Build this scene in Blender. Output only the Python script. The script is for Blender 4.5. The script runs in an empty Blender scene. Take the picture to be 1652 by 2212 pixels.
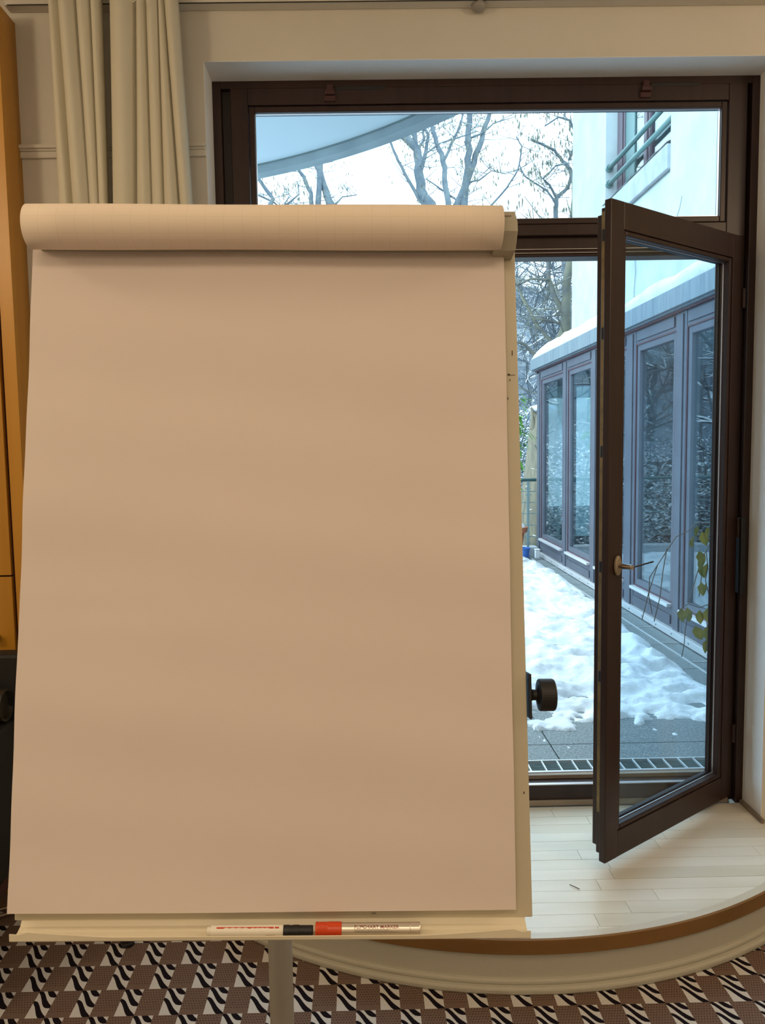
import bpy, bmesh, math, random
from mathutils import Vector, Matrix, noise
random.seed(7)
PI = math.pi
S = bpy.context.scene
COL = S.collection

# ---------------------------------------------------------------- camera
cam_d = bpy.data.cameras.new('camera')
cam_d.sensor_fit = 'VERTICAL'; cam_d.sensor_height = 24.0
cam_d.lens = 24.0 * 1659 / 2212
cam_d.shift_x = (826 - 797.2) / 2212
cam_d.clip_start = 0.02; cam_d.clip_end = 400
cam = bpy.data.objects.new('camera', cam_d); COL.objects.link(cam)
cr = Vector((0.99979535, -0.01183773, -0.01640531)); cu = Vector((0.01734927, 0.08462239, 0.99626204)); cf = Vector((0.01040522, 0.99634277, -0.08481045))
cam.matrix_world = Matrix(((cr.x, cu.x, -cf.x, 0), (cr.y, cu.y, -cf.y, 0), (cr.z, cu.z, -cf.z, 1.56), (0, 0, 0, 1)))
S.camera = cam
# ---------------------------------------------------------------- sky, ceiling lamp, added fills, exposure
w = bpy.data.worlds.new('overcast_sky'); S.world = w; w.use_nodes = True
bg = w.node_tree.nodes['Background']; bg.inputs[0].default_value = (0.66, 0.88, 1.0, 1); bg.inputs[1].default_value = 4.9
S.view_settings.view_transform = 'Standard'; S.view_settings.look = 'None'
S.view_settings.exposure = 0.0; S.view_settings.gamma = 1.0
S.view_settings.use_curve_mapping = False
S.cycles.use_denoising = True
S.cycles.max_bounces = 10; S.cycles.transparent_max_bounces = 24

def add_fill(loc, power, color, r=0.14):
    l = bpy.data.lights.new('warm_fill_light', 'POINT'); l.energy = power; l.color = color; l.shadow_soft_size = r
    o = bpy.data.objects.new('warm_fill_light', l); COL.objects.link(o); o.location = loc
    return o
WARM = (1.0, 0.77, 0.51)
add_fill((-0.9, -2.1, 2.75), 17, WARM, 0.25); add_fill((0.7, -2.1, 2.75), 17, WARM, 0.25)  # unseen warm fills behind the camera
add_fill((-2.1, 0.7, 2.75), 30, WARM); add_fill((2.4, 0.8, 2.75), 30, WARM)  # unseen side fills added to brighten the window wall
cl_ = bpy.data.lights.new('ceiling_panel_light', 'AREA'); cl_.shape = 'RECTANGLE'; cl_.size = 2.2; cl_.size_y = 0.6; cl_.energy = 20; cl_.color = WARM
co_ = bpy.data.objects.new('ceiling_panel_light', cl_); COL.objects.link(co_); co_.location = (-0.3, -0.7, 3.14)

# ---------------------------------------------------------------- helpers
def lin(c):
    return tuple(((v / 255) / 12.92 if v / 255 <= 0.04045 else ((v / 255 + 0.055) / 1.055) ** 2.4) for v in c) + (1,)
def mat(name, rgb, rough=0.6, metal=0.0, rgb2=None, nscale=8.0, stretch=(1, 1, 1), bump=0.0, bscale=40.0, spec=0.5, detail=4, fac=(0.35, 0.65)):
    m = bpy.data.materials.new(name); m.use_nodes = True
    nt = m.node_tree; b = nt.nodes['Principled BSDF']
    b.inputs['Base Color'].default_value = rgb if len(rgb) == 4 else tuple(rgb) + (1,)
    b.inputs['Roughness'].default_value = rough; b.inputs['Metallic'].default_value = metal
    b.inputs['Specular IOR Level'].default_value = spec
    tc = nt.nodes.new('ShaderNodeTexCoord'); mp = nt.nodes.new('ShaderNodeMapping'); mp.inputs['Scale'].default_value = stretch
    nt.links.new(tc.outputs['Object'], mp.inputs['Vector'])
    if rgb2 is not None:
        n = nt.nodes.new('ShaderNodeTexNoise'); n.inputs['Scale'].default_value = nscale; n.inputs['Detail'].default_value = detail
        nt.links.new(mp.outputs[0], n.inputs['Vector'])
        r = nt.nodes.new('ShaderNodeValToRGB'); r.color_ramp.elements[0].position = fac[0]; r.color_ramp.elements[1].position = fac[1]
        r.color_ramp.elements[0].color = rgb if len(rgb) == 4 else tuple(rgb) + (1,)
        r.color_ramp.elements[1].color = rgb2 if len(rgb2) == 4 else tuple(rgb2) + (1,)
        nt.links.new(n.outputs['Fac'], r.inputs[0]); nt.links.new(r.outputs[0], b.inputs['Base Color'])
    if bump > 0:
        n2 = nt.nodes.new('ShaderNodeTexNoise'); n2.inputs['Scale'].default_value = bscale; n2.inputs['Detail'].default_value = 5
        nt.links.new(mp.outputs[0], n2.inputs['Vector'])
        bn = nt.nodes.new('ShaderNodeBump'); bn.inputs['Strength'].default_value = bump; bn.inputs['Distance'].default_value = 0.01
        nt.links.new(n2.outputs['Fac'], bn.inputs['Height']); nt.links.new(bn.outputs[0], b.inputs['Normal'])
    return m
def glass_mat(name, tint, ior=1.5, rough=0.0):
    m = bpy.data.materials.new(name); m.use_nodes = True; nt = m.node_tree
    nt.nodes.remove(nt.nodes['Principled BSDF']); out = nt.nodes['Material Output']
    t = nt.nodes.new('ShaderNodeBsdfTransparent'); t.inputs[0].default_value = tuple(tint) + (1,)
    g = nt.nodes.new('ShaderNodeBsdfGlossy'); g.inputs['Roughness'].default_value = rough
    # Schlick reflectance, the same from both sides of the thin pane
    ge = nt.nodes.new('ShaderNodeNewGeometry'); dt = nt.nodes.new('ShaderNodeVectorMath'); dt.operation = 'DOT_PRODUCT'
    nt.links.new(ge.outputs['Normal'], dt.inputs[0]); nt.links.new(ge.outputs['Incoming'], dt.inputs[1])
    def N(op, a, bb):
        n = nt.nodes.new('ShaderNodeMath'); n.operation = op
        for i, v in enumerate((a, bb)):
            if isinstance(v, (int, float)): n.inputs[i].default_value = v
            else: nt.links.new(v, n.inputs[i])
        return n.outputs[0]
    f0 = ((ior - 1) / (ior + 1)) ** 2
    k = N('POWER', N('SUBTRACT', 1.0, N('ABSOLUTE', dt.outputs['Value'], 0)), 5.0)
    fr = N('ADD', N('MULTIPLY', k, 1 - f0), f0)
    x = nt.nodes.new('ShaderNodeMixShader')
    nt.links.new(fr, x.inputs[0]); nt.links.new(t.outputs[0], x.inputs[1]); nt.links.new(g.outputs[0], x.inputs[2])
    nt.links.new(x.outputs[0], out.inputs[0])
    return m
def snowy(name, bark, bark2, amt=0.35, rough=0.9, nscale=6):
    """bark with snow lying on whatever faces up"""
    m = mat(name, bark, rough, rgb2=bark2, nscale=nscale, spec=0.1)
    nt = m.node_tree; b = nt.nodes['Principled BSDF']
    geo = nt.nodes.new('ShaderNodeNewGeometry'); sp = nt.nodes.new('ShaderNodeSeparateXYZ')
    nt.links.new(geo.outputs['True Normal'], sp.inputs[0])
    tc = nt.nodes.new('ShaderNodeTexCoord'); n = nt.nodes.new('ShaderNodeTexNoise'); n.inputs['Scale'].default_value = 3.0
    nt.links.new(tc.outputs['Object'], n.inputs['Vector'])
    a = nt.nodes.new('ShaderNodeMath'); a.operation = 'ADD'; nt.links.new(sp.outputs[2], a.inputs[0]); nt.links.new(n.outputs['Fac'], a.inputs[1])
    r = nt.nodes.new('ShaderNodeMapRange'); r.inputs['From Min'].default_value = 1.35 - amt; r.inputs['From Max'].default_value = 1.45 - amt
    nt.links.new(a.outputs[0], r.inputs['Value'])
    mx = nt.nodes.new('ShaderNodeMix'); mx.data_type = 'RGBA'
    src = b.inputs['Base Color'].links[0].from_socket
    nt.links.new(r.outputs[0], mx.inputs['Factor']); nt.links.new(src, mx.inputs['A']); mx.inputs['B'].default_value = (0.56, 0.59, 0.62, 1)
    nt.links.new(mx.outputs['Result'], b.inputs['Base Color'])
    return m

class MB:
    """collects shapes; build() links them as ONE mesh object"""
    def __init__(s): s.bm = bmesh.new(); s.uv = None
    def box(s, x0, x1, y0, y1, z0, z1, M=None):
        vs = [s.bm.verts.new((M @ Vector(c)) if M else c) for c in [(x0, y0, z0), (x1, y0, z0), (x1, y1, z0), (x0, y1, z0), (x0, y0, z1), (x1, y0, z1), (x1, y1, z1), (x0, y1, z1)]]
        for f in [(0, 3, 2, 1), (4, 5, 6, 7), (0, 1, 5, 4), (1, 2, 6, 5), (2, 3, 7, 6), (3, 0, 4, 7)]:
            s.bm.faces.new([vs[i] for i in f])
        return s
    def tube(s, pts, rad, n=8, cap=True):
        pts = [Vector(p) for p in pts]
        if not hasattr(rad, '__len__'): rad = [rad] * len(pts)
        rings = []; up = Vector((0, 0, 1))
        for i, p in enumerate(pts):
            d = (pts[min(i + 1, len(pts) - 1)] - pts[max(i - 1, 0)])
            if d.length < 1e-9: d = Vector((0, 0, 1))
            d.normalize()
            if i == 0:
                a = up if abs(d.dot(up)) < 0.95 else Vector((1, 0, 0)); u = d.cross(a).normalized()
            else:
                u = (u - d * u.dot(d)).normalized()
            v = d.cross(u)
            rings.append([s.bm.verts.new(p + (u * math.cos(2 * PI * k / n) + v * math.sin(2 * PI * k / n)) * rad[i]) for k in range(n)])
        for a, b in zip(rings, rings[1:]):
            for k in range(n):
                s.bm.faces.new((a[k], a[(k + 1) % n], b[(k + 1) % n], b[k]))
        if cap:
            s.bm.faces.new(rings[0][::-1]); s.bm.faces.new(rings[-1])
        return s
    def lathe(s, prof, n=24, M=None):
        """prof: (r, h) about local Z"""
        rings = []
        for r, h in prof:
            rings.append([s.bm.verts.new((M or Matrix()) @ Vector((r * math.cos(2 * PI * k / n), r * math.sin(2 * PI * k / n), h))) for k in range(n)])
        for a, b in zip(rings, rings[1:]):
            for k in range(n): s.bm.faces.new((a[k], a[(k + 1) % n], b[(k + 1) % n], b[k]))
        s.bm.faces.new(rings[0][::-1]); s.bm.faces.new(rings[-1])
        return s
    def grid(s, nu, nv, fn, close=False):
        vs = [[s.bm.verts.new(fn(i / (nu - 1), j / (nv - 1))) for j in range(nv)] for i in range(nu)]
        for i in range(nu - 1):
            for j in range(nv - 1):
                s.bm.faces.new((vs[i][j], vs[i + 1][j], vs[i + 1][j + 1], vs[i][j + 1]))
        return vs
    def prism(s, poly, z0, z1):
        a = [s.bm.verts.new((x, y, z0)) for x, y in poly]; b = [s.bm.verts.new((x, y, z1)) for x, y in poly]
        n = len(poly)
        for k in range(n): s.bm.faces.new((a[k], a[(k + 1) % n], b[(k + 1) % n], b[k]))
        s.bm.faces.new(a[::-1]); s.bm.faces.new(b)
        return s
    def build(s, name, m, parent=None, bevel=0.0, smooth=False, solid=0.0, M=None, fixn=True):
        if fixn: bmesh.ops.recalc_face_normals(s.bm, faces=s.bm.faces)
        me = bpy.data.meshes.new(name); s.bm.to_mesh(me); s.bm.free()
        me.materials.append(m)
        if smooth: me.shade_smooth()
        o = bpy.data.objects.new(name, me); COL.objects.link(o)
        if parent is not None: o.parent = parent
        if M is not None: o.matrix_local = M
        if solid: 
            md = o.modifiers.new('solid', 'SOLIDIFY'); md.thickness = solid; md.offset = 0
        if bevel:
            md = o.modifiers.new('bevel', 'BEVEL'); md.width = bevel; md.segments = 2; md.limit_method = 'ANGLE'; md.angle_limit = 0.9
        return o
def tag(o, label=None, cat=None, group=None, kind=None):
    for k, v in (('label', label), ('category', cat), ('group', group), ('kind', kind)):
        if v: o[k] = v
    return o
def thing(name, loc=(0, 0, 0), rz=0, label=None, cat=None, group=None, kind=None, M=None):
    o = bpy.data.objects.new(name, None); COL.objects.link(o); o.empty_display_size = 0.05
    if M is not None: o.matrix_world = M
    else: o.location = loc; o.rotation_euler = (0, 0, rz)
    return tag(o, label, cat, group, kind)
def copy_tree(o, parent=None):
    c = o.copy(); COL.objects.link(c); c.parent = parent
    for ch in o.children: copy_tree(ch, c)
    return c
def box(name, m, x0, x1, y0, y1, z0, z1, parent=None, bevel=0.0, kind=None):
    o = MB().box(x0, x1, y0, y1, z0, z1).build(name, m, parent, bevel)
    if kind: o['kind'] = kind
    return o
def bar_copy(src, parent, loc):
    o = src.copy(); COL.objects.link(o); o.parent = parent; o.location = loc; return o

# ---------------------------------------------------------------- materials
M_wall = mat('wall_paint', (0.72, 0.685, 0.61), 0.85, rgb2=(0.68, 0.645, 0.57), nscale=2.5, bump=0.12, bscale=220)
M_reveal = mat('reveal_plaster', (0.86, 0.86, 0.85), 0.8, bump=0.15, bscale=120)
M_ceil = mat('ceiling_paint', (0.82, 0.80, 0.75), 0.9)
M_frame = mat('dark_brown_lacquer', (0.027, 0.0125, 0.0105), 0.38, rgb2=(0.036, 0.017, 0.0135), nscale=30, stretch=(1, 1, 0.08), spec=0.4)
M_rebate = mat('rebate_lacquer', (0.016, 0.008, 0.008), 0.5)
M_seal = mat('gasket_rubber', (0.02, 0.02, 0.022), 0.6)
M_alu = mat('metal_strip', (0.55, 0.5, 0.5), 0.3, metal=0.9)
M_lock = mat('dull_brass_strip', (0.30, 0.21, 0.09), 0.45, metal=0.6, rgb2=(0.2, 0.15, 0.07), nscale=30)
M_nickel = mat('nickel', (0.62, 0.55, 0.5), 0.22, metal=1.0)
M_plate = mat('aged_handle_plate', (0.34, 0.27, 0.19), 0.5, metal=0.3)
M_black = mat('black_plastic', (0.010, 0.010, 0.012), 0.5)
M_leather = mat('black_leather', (0.006, 0.006, 0.006), 0.6, bump=0.1, bscale=150)
M_chrome = mat('chrome', (0.75, 0.73, 0.72), 0.15, metal=1.0)
M_oak = mat('cabinet_wood', (0.50, 0.23, 0.022), 0.35, rgb2=(0.60, 0.29, 0.035), nscale=12, stretch=(1, 1, 0.05))
M_gap = mat('shadow_gap', (0.05, 0.012, 0.008), 0.8)
M_cloth = mat('curtain_cloth', (0.70, 0.66, 0.54), 0.95, bump=0.08, bscale=600, spec=0.1)
M_plank = [mat('floor_lamella', c, 0.27, rgb2=d, nscale=9, stretch=(0.12, 1, 1), bump=0.04, bscale=60) for c, d in
           [((0.74, 0.68, 0.57), (0.82, 0.76, 0.65)), ((0.68, 0.62, 0.50), (0.78, 0.72, 0.61)), ((0.78, 0.72, 0.61), (0.70, 0.63, 0.51))]]
M_joint = mat('floor_joint', (0.20, 0.15, 0.10), 0.8)
M_edge = mat('edge_strip_wood', (0.20, 0.098, 0.024), 0.4, rgb2=(0.26, 0.13, 0.034), nscale=9, stretch=(0.2, 1, 1))
M_riser = mat('riser_paint', (0.52, 0.49, 0.40), 0.6, bump=0.1, bscale=90)
M_greywood = mat('grey_strip_wood', (0.36, 0.30, 0.24), 0.6, rgb2=(0.2, 0.15, 0.11), nscale=14, stretch=(0.1, 1, 1))
M_paper = mat('flipchart_paper', (0.78, 0.685, 0.65), 0.85, rgb2=(0.76, 0.67, 0.63), nscale=3, spec=0.2)
M_board = mat('cream_metal_board', (0.60, 0.545, 0.42), 0.45)  # same cream, kept darker than the upward-facing tray
M_tray = mat('cream_metal_lit', (0.80, 0.73, 0.57), 0.4)  # board cream made lighter, light from above put into the colour
M_clamp = mat('grey_clamp_plastic', (0.42, 0.385, 0.30), 0.55)
M_sticker = mat('sticker', (0.30, 0.23, 0.17), 0.6, rgb2=(0.16, 0.12, 0.09), nscale=160, fac=(0.45, 0.55))
M_pole = mat('grey_pole_paint', (0.33, 0.31, 0.27), 0.4)
M_smudge = mat('smudge', (0.06, 0.03, 0.02), 0.7)
M_red = mat('red_cap', (0.62, 0.06, 0.01), 0.35)
M_silver = mat('silver_barrel', (0.72, 0.66, 0.58), 0.32, metal=0.75)
M_white = mat('white_barrel', (0.80, 0.76, 0.68), 0.35)
M_print = mat('printed_red_brown', (0.20, 0.03, 0.02), 0.6)
M_redprint = mat('printed_red', (0.55, 0.05, 0.02), 0.6)
M_greyprint = mat('printed_grey', (0.25, 0.2, 0.16), 0.6)
# outdoors
M_snow = mat('snow', (0.62, 0.64, 0.67), 0.8, rgb2=(0.49, 0.52, 0.56), nscale=3, bump=1.0, bscale=26, spec=0.3)
M_slab = mat('wet_terrace_slab', (0.065, 0.085, 0.09), 0.45, rgb2=(0.20, 0.23, 0.24), nscale=90, bump=0.2, bscale=200)
M_zinc = mat('galvanised_bar', (0.62, 0.64, 0.66), 0.35, metal=0.5)
M_dark = mat('drain_dark', (0.03, 0.045, 0.05), 0.5, rgb2=(0.07, 0.09, 0.1), nscale=30, stretch=(0.1, 6, 1))
M_mauve = mat('glazed_wing_paint', (0.088, 0.100, 0.128), 0.45, rgb2=(0.075, 0.082, 0.108), nscale=5)
M_maroon = mat('glazed_wing_groove', (0.07, 0.028, 0.04), 0.5)
M_sill = mat('aluminium_sill', (0.62, 0.62, 0.64), 0.35, metal=0.4)
M_fascia = mat('zinc_fascia', (0.115, 0.155, 0.19), 0.5, rgb2=(0.17, 0.215, 0.245), nscale=26, stretch=(1, 1, 0.1))
M_render = mat('white_render', (0.42, 0.46, 0.47), 0.9, rgb2=(0.35, 0.39, 0.41), nscale=3, bump=0.2, bscale=60)
M_stone = mat('parapet_concrete', (0.34, 0.37, 0.40), 0.85, rgb2=(0.27, 0.30, 0.33), nscale=6)
M_teal = mat('teal_rail_paint', (0.075, 0.155, 0.155), 0.4)
M_steel = mat('grey_green_steel', (0.14, 0.20, 0.21), 0.45)
M_soffit = mat('soffit_paint', (0.58, 0.66, 0.72), 0.9)
M_lip = mat('slab_edge_metal', (0.30, 0.36, 0.39), 0.5, rgb2=(0.24, 0.29, 0.32), nscale=5)
M_terra = mat('terracotta', (0.34, 0.11, 0.05), 0.8)
M_leaf = mat('bright_leaf', (0.10, 0.28, 0.04), 0.5, rgb2=(0.17, 0.38, 0.06), nscale=20)
M_vine = mat('vine_leaf', (0.10, 0.12, 0.025), 0.5, rgb2=(0.26, 0.21, 0.035), nscale=16)
M_twig = mat('vine_stem', (0.10, 0.085, 0.07), 0.8)
M_bark = snowy('snowy_bark', (0.10, 0.12, 0.145, 1), (0.15, 0.17, 0.18, 1), 0.12)  # bark colour lightened and blued to carry the sky flare
M_bark_near = snowy('near_trunk_bark', (0.10, 0.11, 0.115, 1), (0.17, 0.17, 0.13, 1), 0.12, nscale=3)
M_stump = mat('pale_stump_bark', (0.26, 0.23, 0.16), 0.9, rgb2=(0.15, 0.14, 0.11), nscale=7, stretch=(3, 3, 0.4), bump=0.8, bscale=12)
M_far = snowy('distant_snowy_bark', (0.07, 0.088, 0.11, 1), (0.10, 0.12, 0.135, 1), 0.30)
M_ever = snowy('snowy_evergreen_leaf', (0.035, 0.075, 0.055, 1), (0.07, 0.115, 0.07, 1), 0.32, nscale=1.5)
M_pod = mat('seed_pod', (0.17, 0.17, 0.13), 0.8)
M_hill = snowy('snowy_slope', (0.085, 0.11, 0.14, 1), (0.14, 0.17, 0.20, 1), -0.32, nscale=0.8)
M_blue = mat('blue_tub', (0.03, 0.12, 0.40), 0.5)
G_door = glass_mat('door_glass', (0.84, 0.93, 0.985), 1.42)
G_top = glass_mat('transom_glass', (0.93, 0.98, 1.0), 1.35)
G_wing = glass_mat('glazed_wing_glass', (0.72, 0.84, 0.88), 2.3)

def carpet_mat():
    m = bpy.data.materials.new('zebra_checker_carpet'); m.use_nodes = True; nt = m.node_tree; b = nt.nodes['Principled BSDF']
    b.inputs['Roughness'].default_value = 0.95; b.inputs['Specular IOR Level'].default_value = 0.1
    tc = nt.nodes.new('ShaderNodeTexCoord'); sp = nt.nodes.new('ShaderNodeSeparateXYZ'); nt.links.new(tc.outputs['Object'], sp.inputs[0])
    def N(op, a, bb=None, c=None):
        n = nt.nodes.new('ShaderNodeMath'); n.operation = op
        for i, v in enumerate((a, bb, c)):
            if v is None: continue
            if isinstance(v, (int, float)): n.inputs[i].default_value = v
            else: nt.links.new(v, n.inputs[i])
        return n.outputs[0]
    PX, WZ, PY = 0.1232, 0.0548, 0.1055
    ky = N('DIVIDE', N('SUBTRACT', 2.325, sp.outputs[1]), PY)
    k = N('FLOOR', ky); c = N('SUBTRACT', ky, k)                       # c: 0 far edge, 1 near edge
    u = N('FLOORED_MODULO', N('SUBTRACT', N('SUBTRACT', sp.outputs[0], -1.065), N('MULTIPLY', k, WZ)), PX)
    isz = N('LESS_THAN', u, WZ)
    a = N('DIVIDE', u, WZ)
    wob = N('MULTIPLY', N('SINE', N('ADD', N('MULTIPLY', a, 6.28), 0.6)), 0.05)
    s = N('ADD', N('SUBTRACT', c, N('MULTIPLY', a, 0.60)), wob)
    fr = N('ABSOLUTE', N('SUBTRACT', N('FRACT', N('ADD', N('DIVIDE', N('SUBTRACT', s, 0.03), 0.40), 0.5)), 0.5))
    nz = nt.nodes.new('ShaderNodeTexNoise'); nz.inputs['Scale'].default_value = 300; nt.links.new(tc.outputs['Object'], nz.inputs['Vector'])
    wid = N('ADD', N('MULTIPLY', N('SINE', N('MULTIPLY', a, PI)), 0.21), 0.12)
    wid = N('ADD', wid, N('MULTIPLY', N('SUBTRACT', nz.outputs['Fac'], 0.5), 0.10))
    blk = N('MULTIPLY', N('LESS_THAN', fr, wid), N('LESS_THAN', s, 0.66))
    # small dark dots in the brown cells
    du = N('FRACT', N('ADD', N('DIVIDE', u, 0.0078), N('MULTIPLY', N('FLOOR', N('MULTIPLY', c, 11)), 0.5)))
    dv = N('FRACT', N('MULTIPLY', c, 11))
    dd = N('ADD', N('POWER', N('SUBTRACT', du, 0.5), 2), N('POWER', N('SUBTRACT', dv, 0.5), 2))
    vor = nt.nodes.new('ShaderNodeTexNoise'); vor.inputs['Scale'].default_value = 90; nt.links.new(tc.outputs['Object'], vor.inputs['Vector'])
    dot = N('MULTIPLY', N('LESS_THAN', dd, N('MULTIPLY', vor.outputs['Fac'], 0.07)), N('LESS_THAN', c, 0.8))
    def mix(f, A, B):
        n = nt.nodes.new('ShaderNodeMix'); n.data_type = 'RGBA'; nt.links.new(f, n.inputs['Factor'])
        for key, v in (('A', A), ('B', B)):
            if isinstance(v, tuple): n.inputs[key].default_value = v
            else: nt.links.new(v, n.inputs[key])
        return n.outputs['Result']
    br = mix(nz.outputs['Fac'], (0.145, 0.094, 0.070, 1), (0.225, 0.150, 0.115, 1))
    br = mix(dot, br, (0.045, 0.02, 0.02, 1))
    wh = mix(nz.outputs['Fac'], (0.58, 0.55, 0.52, 1), (0.72, 0.69, 0.66, 1))
    zb = mix(blk, wh, (0.012, 0.008, 0.012, 1))
    nt.links.new(mix(isz, br, zb), b.inputs['Base Color'])
    bn = nt.nodes.new('ShaderNodeBump'); bn.inputs['Strength'].default_value = 0.3; bn.inputs['Distance'].default_value = 0.003
    nt.links.new(nz.outputs['Fac'], bn.inputs['Height']); nt.links.new(bn.outputs[0], b.inputs['Normal'])
    return m

def grid_paper():
    """paper printed with a faint 25 mm grid, read from the UV map (metres)"""
    m = mat('grid_printed_paper', (0.86, 0.74, 0.62), 0.8, spec=0.2); nt = m.node_tree; b = nt.nodes['Principled BSDF']
    uv = nt.nodes.new('ShaderNodeUVMap'); sp = nt.nodes.new('ShaderNodeSeparateXYZ'); nt.links.new(uv.outputs[0], sp.inputs[0])
    outs = []
    for i in (0, 1):
        d = nt.nodes.new('ShaderNodeMath'); d.operation = 'DIVIDE'; nt.links.new(sp.outputs[i], d.inputs[0]); d.inputs[1].default_value = 0.0255
        f = nt.nodes.new('ShaderNodeMath'); f.operation = 'FRACT'; nt.links.new(d.outputs[0], f.inputs[0])
        l = nt.nodes.new('ShaderNodeMath'); l.operation = 'LESS_THAN'; nt.links.new(f.outputs[0], l.inputs[0]); l.inputs[1].default_value = 0.035
        outs.append(l.outputs[0])
    mx = nt.nodes.new('ShaderNodeMath'); mx.operation = 'MAXIMUM'; nt.links.new(outs[0], mx.inputs[0]); nt.links.new(outs[1], mx.inputs[1])
    c = nt.nodes.new('ShaderNodeMix'); c.data_type = 'RGBA'; nt.links.new(mx.outputs[0], c.inputs['Factor'])
    c.inputs['A'].default_value = (0.86, 0.74, 0.62, 1); c.inputs['B'].default_value = (0.81, 0.69, 0.58, 1)
    nt.links.new(c.outputs['Result'], b.inputs['Base Color'])
    return m

# ================================================================ ROOM SHELL
fl = box('floor', carpet_mat(), -2.6, 2.9, -3.6, 2.95, -0.05, 0.0, kind='structure')
box('ceiling', M_ceil, -2.6, 2.9, -3.6, 2.95, 3.20, 3.28, kind='structure')
box('wall_left', M_wall, -2.7, -2.6, -3.6, 2.95, -0.05, 3.28, kind='structure')
box('wall_right', M_wall, 2.9, 3.0, -3.6, 2.95, -0.05, 3.28, kind='structure')
box('wall_rear', M_wall, -2.7, 3.0, -3.7, -3.6, -0.05, 3.28, kind='structure')
# window wall with the opening x -0.509..1.467, z 0..2.871
XL, XR, ZT, YW, YF = -0.509, 1.467, 2.871, 2.73, 2.87
wb = MB(); bm_ = wb.bm
def pane_face(pts): bm_.faces.new([bm_.verts.new(p) for p in pts])
O_ = [(-1.17, 3.20), (2.9, 3.20), (2.9, -0.05), (XR, -0.05), (XR, ZT), (XL, ZT), (XL, -0.05), (-1.17, -0.05)]
fa = [bm_.verts.new((x, YW, z)) for x, z in O_]; fb = [bm_.verts.new((x, 3.05, z)) for x, z in O_]
bm_.faces.new(fa); bm_.faces.new(fb[::-1])
for k in range(8): bm_.faces.new((fa[k], fa[(k + 1) % 8], fb[(k + 1) % 8], fb[k]))
wb.box(-2.6, -1.17, 2.79, 3.05, -0.05, 3.20)
wf = wb.build('wall_front', M_wall); wf['kind'] = 'structure'
# smooth plaster lining of the reveal
rv = MB(); rv.box(XL, XL + 0.002, YW + 0.001, YF + 0.01, 0.0, ZT); rv.box(XR - 0.002, XR, YW + 0.001, YF + 0.01, 0.0, ZT); rv.box(XL, XR, YW + 0.001, YF + 0.01, ZT - 0.002, ZT)
rv.build('reveal_lining', M_reveal, wf)
# picture moulding across the pier
pm = MB(); pm.box(-1.182, XL, 2.716, YW + 0.002, 2.579, 2.601); pm.box(-1.174, XL, 2.708, YW + 0.002, 2.586, 2.599); pm.box(-1.176, XL, 2.719, YW + 0.002, 2.557, 2.579)
pm.build('trim_1', M_wall, bevel=0.003)['kind'] = 'structure'
# curtain rail above the opening
cr_ = thing('curtain_rail', (0.1, 2.715, 3.032), label='cream painted curtain rail board running along the top of the wall above the glazed door', cat='curtain rail')
box('fascia', M_wall, -1.25, 2.75, -0.032, 0.014, 0.0, 0.10, cr_, 0.002)
box('track', M_seal, -1.24, 2.74, -0.034, -0.031, -0.001, 0.0015, cr_)
MB().lathe([(0.001, -0.024), (0.014, -0.021), (0.023, -0.012), (0.027, 0.0)], 20).build('end_stop', M_pole, cr_, smooth=True, M=Matrix.Translation((0.325, -0.008, 0.0)))

# ---------------------------------------------------------------- podium
CX, CY, ZP = 0.49, 3.54, 0.1535
def arc(R, y_end, n=64):
    dx = math.sqrt(R * R - (CY - y_end) ** 2); a0 = math.asin(dx / R)
    return [(CX + R * math.sin(-a0 + 2 * a0 * i / n), CY - R * math.cos(-a0 + 2 * a0 * i / n)) for i in range(n + 1)]
pod = thing('podium', (0, 0, 0), label='rounded timber step in front of the glazed door with pale strip floor and cream riser', cat='podium')
pr = arc(1.462, 2.725)
MB().prism(pr, 0.0, 0.110).build('riser', M_riser, pod)
MB().prism([(XL + .002, 2.70), (XR - .002, 2.70), (XR - .002, 2.872), (XL + .002, 2.872)], 0.0, 0.140).build('step_body', M_riser, pod)
def band(R0, R1, z0, z1, yend=2.725, n=64):
    a, b = arc(R0, yend, n), arc(R1, yend, n); m = MB(); bm = m.bm
    q = [[bm.verts.new((p[0], p[1], z)) for p in l] for l, z in ((a, z0), (b, z0), (b, z1), (a, z1))]
    for i in range(n):
        for k in range(4): bm.faces.new((q[k][i], q[k][i + 1], q[(k + 1) % 4][i + 1], q[(k + 1) % 4][i]))
    for e in (0, -1): bm.faces.new([q[k][e] for k in range(4)])
    return m
band(1.455, 1.472, 0.108, 0.1525).build('edge_strip', M_edge, pod, bevel=0.002, smooth=False)
band(1.440, 1.466, 0.150, 0.1545).build('edge_inlay', mat('edge_inlay_pale', (0.62, 0.55, 0.44), 0.3), pod)
m_ = band(1.455, 1.492, 0.0, 0.020); bo = m_.build('base_moulding', M_riser, pod, bevel=0.006)
band(1.455, 1.476, 0.019, 0.034).build('moulding_bead', M_riser, pod, bevel=0.005)
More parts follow.
